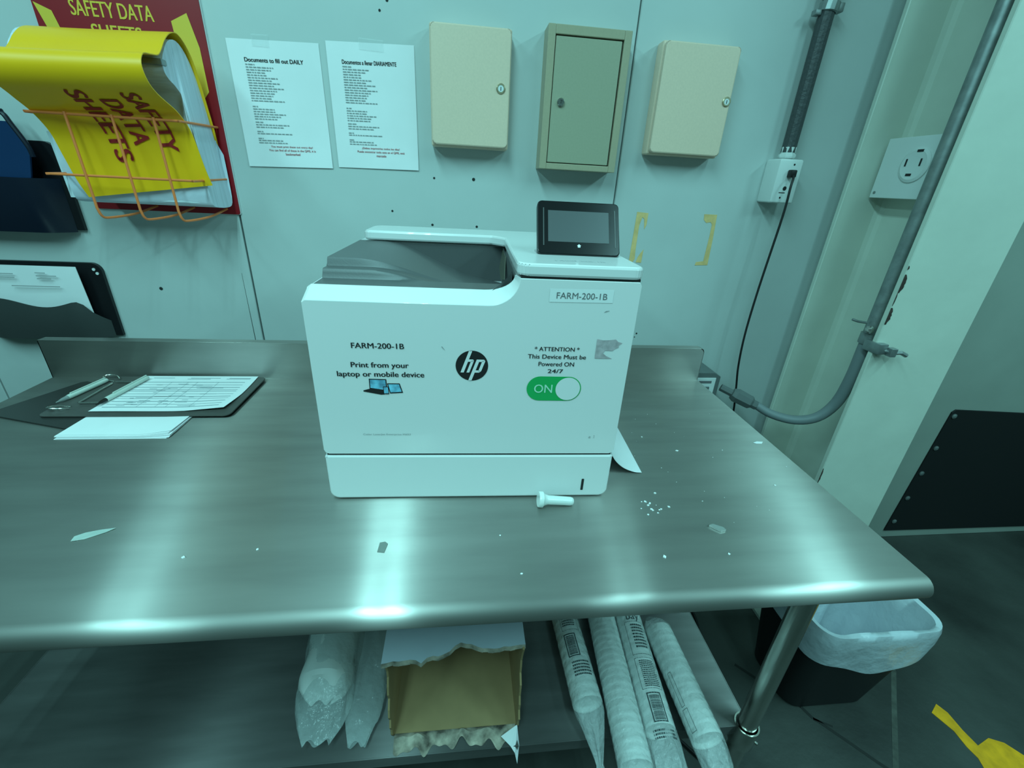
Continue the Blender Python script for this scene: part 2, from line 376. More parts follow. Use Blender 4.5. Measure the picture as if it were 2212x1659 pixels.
bm = NB(); lathe(bm, [(.02, -.012), (.024, -.010), (.024, .010), (.02, .012)], (1.178, .138, 1.885), (0.1, 0, 1), 14); box(bm, 1.196, 1.214, .128, .150, 1.876, 1.896, .002); box(bm, 1.140, 1.157, .13, .148, 1.866, 1.878, .002); obj('strap', bm, GALV, dc, smooth=True)
bm = NB()
tube(bm, spline([(1.176, 0.100, 1.500), (1.175, 0.082, 1.487), (1.168, 0.072, 1.46), (1.168, 0.07, 1.38), (1.158, 0.07, 1.175), (1.156, 0.07, 1.024), (1.165, 0.07, 0.909), (1.181, 0.07, 0.822), (1.20, 0.07, 0.70), (1.22, .07, .4), (1.2, 0.05, .02), (1.12, -.05, .006), (1.02, -.15, .006)], 6), 0.0034, 8)
box(bm, 1.167, 1.185, .084, .102, 1.486, 1.506, .003)
top('hanging_cord', bm, CORD, 'thin black cord hanging from the white outlet box behind the table', 'cord', (1.168, 0.07, 0.9), smooth=True)

# grey outlet box beside the backsplash
pb = thing('outlet_block', 'grey outlet block with white face beside the backsplash end', 'electrical outlet', (1.07, 0.17, 0.78))
bm = NB()
prism(bm, [(1.005, .17, .765), (1.005, .17, .885), (1.085, .17, .885), (1.110, .17, .870), (1.110, .17, .765)], (0, -.105, 0), bev=.002); obj('housing', bm, GREYBX, pb)
bm = NB(); box(bm, 1.018, 1.093, .062, .066, .775, .866, .001); obj('cover_plate', bm, SWB, pb)
bm = NB(); box(bm, 1.034, 1.078, .0605, .0622, .848, .856); obj('marking', bm, GREYINK, pb)
bm = NB(); box(bm, 1.040, 1.074, .058, .063, .80, .835, .002); obj('socket', bm, GREYBX, pb)

# black protective sheet low on the wall
bs = thing('black_wall_sheet', 'black rubber sheet screwed to the wall right of the column', 'wall guard', (2.7, 0.17, 0.03))
bm = NB(); prism(bm, [(2.200, .17, .045), (2.225, .17, .672), (2.238, .17, .684), (3.9, .17, .60), (3.9, .17, .03)], (0, -.006, 0), bev=.001); obj('sheet', bm, BLKR, bs)
for z in (.655, .50, .37, .235, .10):
    bm = NB(); lathe(bm, [(.011, 0), (.011, .003), (.005, .006), (0, .006)], (2.222+z*.03, .164, z), (0, -1, 0), 12); obj('screw', bm, GALV, bs, smooth=True)

# yellow tape leftovers on the wall
def tape_bracket(pts, lab):
    bm = NB(); sheet_poly(bm, WY-.0003, pts, 0, .0006)
    x = sum(p[0] for p in pts)/len(pts); z = sum(p[1] for p in pts)/len(pts)
    top('tape_remnant', bm, YTAPE, lab, 'tape', (x, WY, z), group='yellow tape remnants on the wall')
tape_bracket([(.764, 1.371), (.800, 1.369), (.800, 1.335), (.795, 1.322), (.790, 1.352), (.783, 1.357), (.777, 1.332), (.778, 1.260), (.780, 1.232), (.774, 1.2215), (.762, 1.221)], 'yellow tape outline like a left bracket beside the printer screen')
bm = NB(); sheet_poly(bm, WY-.0003, [(.785, 1.222), (.803, 1.221), (.804, 1.262), (.797, 1.252), (.79, 1.24)], 0, .0006)
top('tape_remnant', bm, YTAPE, 'small torn yellow tape scrap right of the left bracket foot', 'tape', (.795, WY, 1.24), group='yellow tape remnants on the wall')
tape_bracket([(.980, 1.374), (1.022, 1.374), (1.026, 1.30), (1.028, 1.221), (.985, 1.219), (.987, 1.229), (1.011, 1.233), (1.013, 1.31), (1.012, 1.345), (1.006, 1.352), (.992, 1.349), (.982, 1.358)], 'yellow tape outline like a right bracket below the third key cabinet')

# ------------------------------------------------------------ work table
TZ = 0.90
tb = thing('work_table', 'long stainless steel work table with backsplash and undershelf', 'table', (0.06, -0.4, 0))
bm = NB()
XL, XR, YB, YF = -0.848, 0.969, -0.03, -0.780
r = 0.0195
prof = [(YB+.012, TZ-.035), (YB+.012, TZ-.0015), (YB, TZ)]
prof += [(YF-r*sin(a), TZ-r+r*cos(a)) for a in [pi*k/14 for k in range(15)]]
prof += [(YF+.012, TZ-2*r+.001), (YF+.012, TZ-2*r+.004), (YF, TZ-.030), (YF+.02, TZ-.004), (YB-.02, TZ-.004), (YB-.0, TZ-.035)]
pts0 = [(XL, y, z) for y, z in prof]
prism(bm, pts0, (XR-XL, 0, 0))
for x0, x1 in ((XL, XL+.0015), (XR-.0015, XR)):
    box(bm, x0, x1, YF, YB, TZ-.035, TZ-.002)
obj('tabletop', bm, STEEL, tb, smooth=True, angle=25)
for sgn, x in ((1, XR), (-1, XL)):
    bm = NB(); lathe(bm, [(r, 0), (r*.97, sgn*.002), (r*.7, sgn*.0045), (0, sgn*.005)], (x, YF, TZ-r), (1, 0, 0), 24)
    obj('edge_cap', bm, STEELR, tb, smooth=True, angle=60)
bm = NB()
pr = [(XL, TZ), (XR, TZ), (XR, TZ+.092), (XR-.004, TZ+.1015), (XR-.012, TZ+.1045), (XL, TZ+.1045)]
prism(bm, [(x, YB, z) for x, z in pr], (0, .003, 0))
box(bm, XL, XR-.010, YB, YB+.026, TZ+.1030, TZ+.1048, .0008, 1)
box(bm, XR-.0025, XR, YB, YB+.026, TZ-.02, TZ+.096, .0008, 1)
prism(bm, [(XR-.012, YB, TZ+.1048), (XR-.004, YB, TZ+.1018), (XR, YB, TZ+.094), (XR-.0025, YB, TZ+.094), (XR-.006, YB, TZ+.0995), (XR-.012, YB, TZ+.103)], (0, .026, 0))
box(bm, XL, XL+.002, YB, YB+.02, TZ-.02, TZ+.1035)
obj('backsplash', bm, STEEL, tb)
LEGS = ((0.888, -0.690), (0.888, -0.095), (-0.768, -0.690), (-0.768, -0.095))
for lx, ly in LEGS:
    bm = NB(); tube(bm, [(lx, ly, 0.03), (lx, ly, TZ-.03)], 0.0206, 24); lg = obj('leg', bm, STEELR, tb, smooth=True)
    bm = NB(); lathe(bm, [(0.0206, .09), (.0225, .085), (.0225, .03), (.017, .025), (.017, .006), (.022, .004), (.022, 0), (0, 0)], (lx, ly, 0), (0, 0, 1), 20); obj('foot', bm, GALV, lg, smooth=True)
SZ = 0.330
sx0, sx1, sy0, sy1 = -0.775, 0.893, -0.690, -0.095
bm = NB()
c = .026
out = [(sx0+c, sy0), (sx1-c, sy0), (sx1-c*.45, sy0+c*.45), (sx1, sy0+c), (sx1, sy1-c), (sx1-c, sy1), (sx0+c, sy1), (sx0, sy1-c), (sx0, sy0+c), (sx0+c*.45, sy0+c*.45)]
prism(bm, [(x, y, SZ) for x, y in out], (0, 0, -.002))
box(bm, sx0+c, sx1-c, sy0-.001, sy0+.0015, SZ-.032, SZ+.0005, .0004, 1); box(bm, sx1-.0015, sx1+.001, sy0+c, sy1-c, SZ-.032, SZ+.0005, .0004, 1)
box(bm, sx0-.001, sx0+.0015, sy0+c, sy1-c, SZ-.032, SZ+.0005, .0004, 1); box(bm, sx0+c, sx1-c, sy1-.0015, sy1+.001, SZ-.032, SZ)
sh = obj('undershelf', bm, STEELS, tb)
for lx, ly in LEGS:
    bm = NB(); lathe(bm, [(.0235, 0), (.0268, 0), (.0275, -.002), (.0275, -.062), (.0268, -.064), (.0215, -.064)], (lx, ly, SZ+.004), (0, 0, 1), 28)
    lathe(bm, [(.0045, 0), (.0045, .006), (.002, .007), (0, .007)], (lx+.018, ly-.019, SZ-.035), (.7, -.7, 0), 8)
    obj('leg_collar', bm, STEELR, sh, smooth=True)
bm = NB(); tube(bm, [(0.888-.02, -.69, TZ-.037), (0.888+.02, -.69, TZ-.037)], .004, 6); obj('gusset', bm, STEELR, tb)

# ------------------------------------------------------------ printer (local axes: x right, y back, z up, origin at its front left foot)
P = thing('office_printer', 'large white office printer with dark output tray and tilted touch screen', 'printer', (0.0045, -0.559, TZ), -0.024)
W_, D_ = 0.503, 0.458
HT = 0.405
def rbox_xz(bm, x0, x1, z0, z1, y0, y1, rad, bev=.0015, mat=0, rads=None):
    """plate with rounded corners in XZ, from y0 (front) to y1"""
    rr = rads or (rad,)*4; pts = []
    for (cx, cz, a0), q in zip(((x0, z0, pi), (x1, z0, 1.5*pi), (x1, z1, 0), (x0, z1, .5*pi)), rr):
        sx = 1 if cx == x0 else -1; sz = 1 if cz == z0 else -1
        for k in range(7):
            a = a0+pi/2*k/6; pts.append((cx+sx*q+q*cos(a), y0, cz+sz*q+q*sin(a)))
    prism(bm, pts, (0, y1-y0, 0), mat, bev)
bm = NB()   # paper tray drawer
rbox_xz(bm, 0, W_, .004, .0945, 0, .03, .010, .003, rads=(.016, .016, .004, .004)); box(bm, .004, W_-.004, .02, D_-.01, .004, .094)
pt = obj('paper_drawer', bm, WHITE2, P, True, smooth=True, angle=20)
bm = NB(); rbox_xz(bm, .452, .4565, .018, .043, -.0005, .004, .001, 0); obj('finger_slot', bm, BLACK, pt, True)
# housing: base block, back, right block
bm = NB()
box(bm, .001, W_-.001, .026, D_, .095, .290, .004)
box(bm, .0, .012, .026, D_-.001, .27, .3765, .003)
box(bm, .316, W_-.001, .020, D_-.002, .10, HT-.004, .003)
box(bm, .004, .32, .345, D_, .30, .405, .004)
obj('housing', bm, WHITE, P, True, smooth=True, angle=20)
# front door: stepped outline with bevelled lip
def contour(dz, dx):
    pts = [(0.0, .100), (W_, .100)]
    pts = [(.008, .0985), (W_-.008, .0985), (W_-.0025, .101), (W_, .107), (W_-.0005, HT-.006), (W_-.004, HT)]
    pts += [(.322+dx, HT)]
    for k in range(11):
        a = pi/2*k/10
        pts.append((.317+dx-.045*(1-cos(pi/2-a)) if False else .317+dx-.046+.046*cos(a), HT-.002+dz*0-(.042-dz)*sin(a) if False else (.363+dz)+(HT-.363-dz)*(1-sin(a))))
    pts += [(.262, .363+dz), (.005, .3635+dz), (0.0, .360+dz), (0, .107), (.0025, .101)]
    return pts
A = contour(0, 0); B = contour(.018, -.006)
bm = NB()
va = [bm.verts.new((x, 0, z)) for x, z in A]; vb = [bm.verts.new((x if not (0.0 <= x <= .006) else x+.004*(1 if z > .3 else 0), .024, z)) for x, z in B]
vc = [bm.verts.new((v.co.x, .0262, v.co.z)) for v in vb]
n = len(A)
bm.faces.new(va)
for i in range(n):
    bm.faces.new([va[i], va[(i+1) % n], vb[(i+1) % n], vb[i]]); bm.faces.new([vb[i], vb[(i+1) % n], vc[(i+1) % n], vc[i]])
bm.faces.new(vc[::-1])
recalc(bm)
bmesh.ops.bevel(bm, geom=[e for e in bm.edges if all(abs(v.co.y) < 1e-6 for v in e.verts)], offset=.0006, segments=1, profile=.5, affect='EDGES')
fd = obj('front_door', bm, WHITE, P, True, smooth=True, angle=16)
bm = NB(); box(bm, .004, W_-.004, .003, .030, .0935, .1000); obj('door_gap', bm, DARKP2, P, True)
bm = NB(); box(bm, .318, W_-.003, .003, .030, HT-.002, HT+.004); obj('lid_gap', bm, DARKP2, P, True)
# top lid right of the tray and bar along the back
bm = NB()
lid = []
x0, x1, y0, y1 = .312, W_+.001, -.001, D_
for cx, cy, a0, q in ((x0, y0, pi, .020), (x1, y0, 1.5*pi, .014), (x1, y1, 0, .02), (.018, y1, .5*pi, .03), (.018, .338, pi, .012)):
    sx = 1 if cx in (x0, .018) else -1; sy = 1 if cy in (y0, .338) else -1
    for k in range(6):
        a = a0+pi/2*k/5; lid.append((cx+sx*q+q*cos(a), cy+sy*q+q*sin(a), HT+.003))
lid += [(.285, .338, HT+.003), (.312, .310, HT+.003)]
prism(bm, lid, (0, 0, .019), bev=.0042)
obj('top_lid', bm, WHITE, P, True, smooth=True, angle=16)
# dark output tray
def ss(a, b, t):
    t = max(0, min(1, (t-a)/(b-a))); return t*t*(3-2*t)
def trayh(x, y):
    ledge = .3795
    low = .365
    bed = .4065+(low-.4065)*ss(.050, .260, x)
    mid = .3935+(low-.3935)*ss(.080, .250, x)
    d = (x-.10)*.822+(y-.34)*.569   # diagonal crease
    h = ledge
    if y > .078: h = ledge+(mid-ledge)*ss(.078, .086, y)
    if y > .108: h = mid+(bed-mid)*ss(.108, .115, y)
    if y > .086 and x > .04: h -= .23*(max(0, d+.012)**2/(max(0, d+.012)+.02))
    return h
bm = NB()
NX, NY = 90, 80
ysamp = [.022+.322*k/NY for k in range(NY+1)]
def tv(u, v):
    y = .022+.322*v
    xr = .2745+.036*sqrt(max(0, 1-((.075-y)/.053)**2)) if y < .075 else .3105
    x = .0085+(xr-.0085)*u
    return (x, y, trayh(x, y))
grid(bm, NX, NY*2, tv)
# skirt: left wall of the raised bed, right slot wall
def skl(u, v):
    p = tv(0, u); return (p[0], p[1], p[2]+(.335-p[2])*v)
grid(bm, 80, 2, skl)
def skr(u, v):
    p = tv(1, u); zt = min(.405, .378+max(0, (p[0]-.272))*.72)+(.0 if p[1] < .075 else .0); return (p[0]+.0005, p[1], p[2]+(zt-p[2])*v)
grid(bm, 80, 2, skr)
def skb(u, v): return (.0085+.302*u, .3440, .33+.074*v)
grid(bm, 10, 2, skb)
tr = obj('output_tray', bm, DARKP, P, True, smooth=True, angle=35)
bm = NB(); prism(bm, [(.3095, .325, .400), (.3095, .235, .400), (.303, .150, .372), (.299, .185, .366), (.300, .26, .375)], (0.0015, 0, 0)); obj('exit_flap', bm, mat('olive_grey_gloss', (.09, .09, .065), .25), tr, True)
# control panel: tilted tablet on a wedge foot
cp = bpy.data.objects.new('control_panel', None)
def tablet(u, v, d=0.0):
    b0 = Vector((.3525, .092, .4285)); t0 = Vector((.3525, .140, .5085))
    p = b0.lerp(t0, v); nrm = Vector((0, -(.080), .048)).normalized()
    return p+Vector((.1395*u, 0, 0))+nrm*d
def quad_on(bm, u0, u1, v0, v1, d, m=0, rad=0.0):
    pts = []
    for (uu, vv, a0) in ((u0, v0, pi), (u1, v0, 1.5*pi), (u1, v1, 0), (u0, v1, .5*pi)):
        for k in range(5 if rad else 1):
            a = a0+pi/2*k/4; ru, rv = rad/.1395, rad/.0933
            su = 1 if uu == u0 else -1; sv = 1 if vv == v0 else -1
            pts.append(tablet(uu+su*ru+ru*cos(a), vv+sv*rv+rv*sin(a), d) if rad else tablet(uu, vv, d))
    return pts
bm = NB(); pts = quad_on(bm, 0, 1, 0, 1, 0, rad=.008)
nrm = Vector((0, -.080, .048)).normalized()
prism(bm, pts, -nrm*.014, bev=.0018)
cpo = obj('control_panel', bm, BLACKG, P, True, smooth=True, angle=20)
bm = NB(); poly(bm, quad_on(bm, .128, .868, .235, .815, .0004)); obj('screen', bm, SCREEN, cpo, True)
BZL = mat('bezel_reflection_tone', (.10, .10, .10), .3)
for u in (.068, .938):  # reflections down both bezel sides, laid on as thin paler strips
    bm = NB(); poly(bm, quad_on(bm, u, u+.012, .16, .86, .0005)); obj('bezel_reflection', bm, BZL, cpo, True)
bm = NB(); c0 = tablet(.5, .165, .0006); t = text_bm('o', height=.004)
ux = Vector((1, 0, 0)); uy = (tablet(0, 1)-tablet(0, 0)).normalized()
MM = Matrix((ux, uy, nrm)).transposed().to_4x4(); MM.translation = c0
t.free(); hb = NB(); poly(hb, [(-.0022, -.0024, 0), (.0022, -.0024, 0), (.0022, .0005, 0), (-.0022, .0005, 0)]); poly(hb, [(-.0036, .0004, 0), (.0036, .0004, 0), (0, .0034, 0)]); hb.transform(MM); merge(bm, hb)
obj('home_icon', bm, mat('icon_white', (.8, .8, .8), .5), cpo, True)
bm = NB(); prism(bm, [(.362, .098, .424), (.362, .155, .424), (.362, .152, .470), (.362, .145, .485), (.362, .118, .44)], (.134, 0, 0), bev=.002); obj('panel_support', bm, WHITE, P, True)
bm = NB(); prism(bm, [(.352, .092, .4235), (.352, .13, .4235), (.352, .13, .430), (.352, .0945, .4268)], (.140, 0, 0), bev=.0005); obj('panel_hinge', bm, mat('grey_hinge', (.45, .44, .46), .4), P, True)
# lettering and stickers on the front door
Y1 = -.0006
bm = NB(); put_text(bm, 'FARM-200-1B', .1035, Y1, .2955, .079, .0088, bold=.007); obj('lettering', bm, BLACK, fd, True, label='bold FARM-200-1B print')
bm = NB(); put_text(bm, 'Print from your', .1045, Y1, .2625, .088, .0115, bold=.009); put_text(bm, 'laptop or mobile device', .105, Y1, .2468, .134, .0115, bold=.009); obj('lettering', bm, BLACK, fd, True, label='two bold lines of print')
bm = NB(); disc(bm, (.2475, -.0004, .265), .0257, (0, -1, 0), 48)
lg = obj('round_logo', bm, BLACK, fd, True, label='round black badge with two white slanted letters')
# badge letters as slanted strokes
bm = NB(); Z0 = .265; X0 = .2475; YY = -.0009
def stroke(pts): poly(bm, [(X0+x, YY, Z0+z) for x, z in pts])
sl = .36
def sp(x, z): return (x+sl*z, z)
def para(x0, x1, z0, z1): stroke([sp(x0, z0), sp(x1, z0), sp(x1, z1), sp(x0, z1)])
para(-.0140, -.0088, -.0115, .0250)          # h stem rising to the rim
para(-.0045, .0000, -.0115, .0080); para(-.0088, -.0020, .0070, .0110); stroke([sp(-.0022, .0110), sp(-.0045, .0070), sp(.0000, .0070), sp(.0000, .0085)])
para(.0035, .0087, -.0252, .0110)           # p stem dropping to the rim
para(.0087, .0150, .0070, .0110); para(.0132, .0180, -.0085, .0085); stroke([sp(.0150, .0110), sp(.0132, .0070), sp(.0180, .0085)]); para(.0087, .0155, -.0115, -.0075); stroke([sp(.0155, -.0115), sp(.0180, -.0088), sp(.0132, -.0075)])
obj('badge_letters', bm, WHITE2, lg, True)
bm = NB()
put_text(bm, '* ATTENTION *', .382, Y1, .2962, .072, .0072, bold=.006)
put_text(bm, 'This Device Must be', .383, Y1, .2832, .094, .0072, bold=.006)
put_text(bm, 'Powered ON', .383, Y1, .2705, .058, .0072, bold=.006)
put_text(bm, '24/7', .3825, Y1, .2582, .025, .0068, bold=.006)
obj('lettering', bm, BLACK, fd, True, label='four lines of attention notice')
def stadium(x0, x1, z0, z1):
    r_ = (z1-z0)/2; zc = (z0+z1)/2
    return [(x1-r_+r_*sin(a), zc+r_*cos(a)) for a in [pi*k/16 for k in range(17)]]+[(x0+r_-r_*sin(a), zc-r_*cos(a)) for a in [pi*k/16 for k in range(17)]]
bm = NB(); poly(bm, [(x, -.0005, z) for x, z in stadium(.3375, .4285, .2045, .2485)]); tg = obj('toggle_sticker', bm, GREEN, fd, True, label='green ON switch sticker')
bm = NB(); disc(bm, (.4062, -.0009, .2265), .0206, (0, -1, 0), 40); obj('toggle_knob', bm, WHITE2, tg, True)
bm = NB(); put_text(bm, 'ON', .365, -.0009, .2265, .030, .0150, bold=.004); obj('lettering', bm, mat('mint_print', (.45, .82, .62), .5), tg, True)
bm = NB()   # laptop, tablet and phone picture
def pq(pts, y, m): poly(bm, [(x, y, z) for x, z in pts], m)
pq([(.0855, .240), (.1125, .2395), (.1130, .2185), (.0855, .2225)], -.0004, 0); pq([(.0870, .2385), (.1110, .238), (.1115, .2205), (.0870, .2242)], -.0007, 1)
pq([(.0855, .2225), (.1130, .2185), (.1080, .2125), (.103, .2120), (.0755, .2175), (.0755, .2195)], -.0004, 0)
pq([(.1130, .2325), (.1330, .2325), (.1375, .2160), (.1170, .2145)], -.0005, 0); pq([(.1150, .2310), (.1318, .2310), (.1355, .2180), (.1180, .2165)], -.0008, 1)
pq([(.1065, .2270), (.1150, .2270), (.1155, .2135), (.1070, .2135)], -.0009, 0); pq([(.1075, .2258), (.1142, .2258), (.1146, .2150), (.1080, .2150)], -.0012, 1)
obj('device_sticker', bm, [BLACK, BLUE], fd, True, label='small picture of laptop, tablet and phone')
bm = NB(); pq([(.4445, .3145), (.4545, .3125), (.4650, .3130), (.475, .3145), (.479, .3105), (.4865, .3085), (.481, .3045), (.4815, .3010), (.476, .2985), (.472, .2950), (.460, .2955), (.457, .2905), (.463, .2860), (.4735, .2815), (.4445, .2815)], -.0005, 0); obj('torn_sticker', bm, TORN, fd, True, label='torn greyish sticker remains')
bm = NB(); poly(bm, [(x, -.0004, z) for x, z in ((.3625, .3715), (.4605, .3725), (.4605, .3925), (.3625, .3915))]); lb = obj('label_sticker', bm, LBL, fd, True, label='pale label strip with FARM-200-1B')
bm = NB(); put_text(bm, 'FARM-200-1B', .412, -.0008, .382, .078, .0095); obj('lettering', bm, GREYINK, lb, True)
bm = NB(); put_text(bm, 'Color LaserJet Enterprise M653', .107, Y1, .1375, .078, .0042); obj('lettering', bm, FAINT, fd, True, label='small grey model print')
bm = NB(); put_text(bm, 'e', .455, Y1, .1330, height=.004); put_text(bm, ']', .4625, Y1, .1345, height=.0055); obj('small_icon', bm, FAINT, fd, True)
bm = NB(); poly(bm, [(.449, Y1, .3575), (.4575, Y1, .3600), (.4575, Y1, .3608), (.452, Y1, .3602)]); obj('scuff', bm, FAINT, fd, True); bm = NB(); poly(bm, [(.2, Y1, .296), (.2045, Y1, .291), (.2055, Y1, .2905), (.201, Y1, .297)]); obj('scuff', bm, FAINT, fd, True)
bm = NB(); t = text_bm('FARM-200-1B', .078, .0090); t.transform(Matrix.Translation((.412, .036, HT+.0226))); merge(bm, t); obj('lettering', bm, FAINT2, P, True, label='faint FARM-200-1B print on the top lid')
for fxx in (.03, .47):
    for fy in (.03, .42):
        bm = NB(); disc(bm, (fxx, fy, 0), .012, (0, 0, 1), 12, 0, .006); obj('foot', bm, DARKP, P, True)

# ------------------------------------------------------------ things on the table
bm = NB()
lathe(bm, [(0, 0), (.0135, 0), (.0145, .0015), (.0145, .008), (.0125, .0095), (.0105, .012), (.0085, .018), (.0080, .060), (.0070, .064), (.0050, .066), (.005, .058), (0, .058)], (.374, -.5895, TZ+.0146), (.97, .0, -.105), 20)
top('plastic_plug', bm, mat('clear_white_plastic', (.72, .76, .74), .25, coat=.4), 'small pale plastic plug lying by the printer drawer', 'plug', (.40, -.589, TZ), smooth=True)
# sheet of paper leaning against the printer's right side
def sheet(u, v):
    xs = spline([(.606, 0, .002), (.588, 0, .0045), (.562, 0, .017), (.540, 0, .040), (.526, 0, .075), (.520, 0, .12), (.5175, 0, .165)], 5)
    p = xs[min(len(xs)-1, int(round(u*(len(xs)-1))))]
    return Vector((p.x+.012*v, -.500+.279*v+.0*u, TZ+p.z+.001*sin(3*v)))
bm = NB(); grid(bm, 30, 8, sheet, thick=.0002)
top('loose_paper', bm, PAPER, 'curled white sheet leaning on the right side of the printer', 'paper', (.57, -.36, TZ), smooth=True)
# clipboards
c2 = thing('clipboard', 'black clipboard under the other one, overhanging the table left end', 'clipboard', (-.72, -.16, TZ), 0, 'clipboards on the table')
bm = NB(); Mx = Matrix.Translation((-.695, -.170, TZ)) @ Matrix.Rotation(radians(-24), 4, 'Z')
prism(bm, [Mx @ Vector((x, y, .001)) for x, y in ((-.090, -.11), (-.085, -.114), (.15, -.088), (.15, .08), (-.085, .08), (-.092, .07))], (0, 0, .003)); obj('board', bm, BOARD2, c2)
c1 = thing('clipboard', 'dark clipboard holding a filled-in form, right of the table left end', 'clipboard', (-.5, -.14, TZ), 0, 'clipboards on the table')
CZ = TZ+.0055
bm = NB()
bl = []
for cx, cy, a0 in ((-.705, -.258, pi), (-.303, -.258, 1.5*pi), (-.303, -.040, 0), (-.705, -.040, .5*pi)):
    for k in range(5):
        a = a0+pi/2*k/4; sx = 1 if cx < -.5 else -1; sy = 1 if cy < -.1 else -1
        bl.append((cx+sx*.014+.014*cos(a), cy+sy*.014+.014*sin(a), CZ))
prism(bm, bl, (0, 0, .003), bev=.0007); obj('board', bm, BOARD, c1)
bm = NB()
for y in (-.075, -.215):
    s = 1 if y > -.15 else -1
    tube(bm, spline([(-.665, y, CZ+.004), (-.690, y+.004*s, CZ+.008), (-.700, y+.014*s, CZ+.010), (-.692, y+.024*s, CZ+.012), (-.672, y+.022*s, CZ+.010), (-.660, y+.012*s, CZ+.006)], 5), .0018, 8)
    tube(bm, [(-.655, y-.01*s, CZ+.008), (-.615, y-.012*s, CZ+.008)], .0018, 8)
tube(bm, [(-.66, -.09, CZ+.006), (-.66, -.20, CZ+.006)], .0022, 8)
obj('wire_clip', bm, ZINC, c1, smooth=True)
# form
def form(u, v):
    x = -.612+.287*u+.004*sin(3*v); y = -.240+.200*v
    lift = .0016+.010*max(0, u-.70)*max(0, .45-v)*4 + .002*max(0, .15-v)*sin(9*u)
    y += .03*max(0, u-.62)**1.5*max(0, .6-v)*2
    return Vector((x, y, CZ+.0030+lift))
bm = NB(); grid(bm, 24, 18, form); fp = top('paper_form', bm, PAPER, 'ruled paper form with handwriting lying on the dark clipboard', 'paper', (-.47, -.14, CZ+.003), smooth=True)
bm = NB()
def fline(v, u0, u1, w, m=0):
    n = max(2, int((u1-u0)*16))
    for k in range(n):
        a, b = u0+(u1-u0)*k/n, u0+(u1-u0)*(k+1)/n
        up = Vector((0, 0, .0005)); poly(bm, [form(a, v-w)+up, form(b, v-w)+up, form(b, v+w)+up, form(a, v+w)+up], m)
for k, v in enumerate((.10, .17, .245, .32, .375, .45, .53, .575, .64, .72, .80)):
    fline(v, .05, .93, .0035 if k % 2 else .006)
for v, u0, u1 in ((.93, .10, .28), (.93, .42, .68), (.90, .40, .60), (.93, .76, .95), (.905, .74, .95)): fline(v, u0, u1, .006)
for k in range(34):
    v = .12+.62*rnd.random(); u = .12+.55*rnd.random(); fline(v, u, u+.03+.12*rnd.random(), .004, 0)
for u in (.30, .44, .52, .70): 
    for k in range(10):
        v0 = .1+.07*k; up = Vector((0, 0, .0005)); poly(bm, [form(u, v0)+up, form(u+.002, v0)+up, form(u+.002, v0+.07)+up, form(u, v0+.07)+up])
obj('printed_lines', bm, mat('form_ink', (.30, .36, .40), .7), fp)
# paper stack tucked under the clipboard front edge
bm = NB()
for k in range(7):
    dx = rnd.uniform(-.003, .003); dy = -.0012*(6-k)+rnd.uniform(-.002, .002)
    def sh_(u, v, k=k, dx=dx, dy=dy):
        up = .0035*max(0, u-.75)*4*(1-v)*(k/7)
        return Vector((-.605+dx+.216*u, -.338+dy+.150*v+.012*max(0, u-.8)*5*(k/7)*(1-v), TZ+.0006+.0010*k*(1-v*.55)+up))
    grid(bm, 12, 6, sh_, thick=.0005)
top('paper_stack', bm, PAPER, 'stack of blank white paper tucked under the clipboard front edge', 'paper', (-.5, -.27, TZ), smooth=True)
# pens
def pen(p0, p1, lab, tipmat, r=.0058):
    d = (Vector(p1)-Vector(p0)); L = d.length
    t = thing('pen', lab, 'pen', p0, group='pens on the clipboard')
    bm = NB(); lathe(bm, [(0, .028), (r*.9, .028), (r, .032), (r, L-.01), (r*.8, L-.002), (0, L)], p0, d, 14); br = obj('barrel', bm, PENW, t, smooth=True)
    bm = NB(); lathe(bm, [(0, 0), (.0012, .001), (.0018, .006), (.0042, .016), (r*.88, .030), (0, .030)], p0, d, 14); obj('tip', bm, tipmat, t, smooth=True)
    q = d.normalized(); side = q.cross(Vector((0, 0, 1))).normalized(); bm = NB()
    m = Matrix((q, side, q.cross(side)*-1)).transposed().to_4x4(); m.translation = Vector(p0)+q*(L*.5)
    bx = NB(); box(bx, -.030, L*.5-.004, -.0016, .0016, r*.98, r+.0024, .0006, 1)
    if m.to_3x3().determinant() < 0: pass
    bx.transform(m); merge(bm, bx); recalc(bm); obj('clip', bm, PENW, t)
pen((-.703, -.205, CZ+.009), (-.680, -.075, CZ+.0095), 'pale pen with clear tip lying across the clipboard clip', mat('clear_tip', (.35, .38, .37), .2, alpha=.6))
pen((-.606, -.222, CZ+.0113), (-.590, -.062, CZ+.0113), 'pale pen with black tip lying on the paper form', BLACKG)
# scraps and crumbs
def scrap(name, cx, cy, pts, m, lab, th=.0006, z=TZ):
    bm = NB(); prism(bm, [(cx+x, cy+y, z+.0003+.0022*abs(x)*20*rnd.random()) for x, y in pts], (0, 0, th)); return top(name, bm, m, lab, 'scrap', (cx, cy, z))
scrap('tape_scrap', -.337, -.627, [(-.020, -.014), (-.004, -.010), (.018, .004), (.026, .012), (.006, .010), (-.012, .004), (-.022, -.004)], mat('clear_scrap', (.55, .62, .58), .15, alpha=.7), 'crumpled clear tape scrap on the left part of the tabletop')
scrap('tape_scrap', .113, -.676, [(-.007, -.010), (.004, -.012), (.007, .006), (.002, .011), (-.006, .009)], mat('grey_scrap', (.20, .22, .20), .3), 'small grey scrap on the tabletop in front of the printer')
scrap('paper_scrap', .681, -.662, [(-.012, .005), (-.004, .007), (.010, -.002), (.012, -.008), (.002, -.010), (-.006, -.002)], mat('foil_scrap', (.5, .52, .50), .25, .6), 'small curled shiny scrap right of the printer', .004)
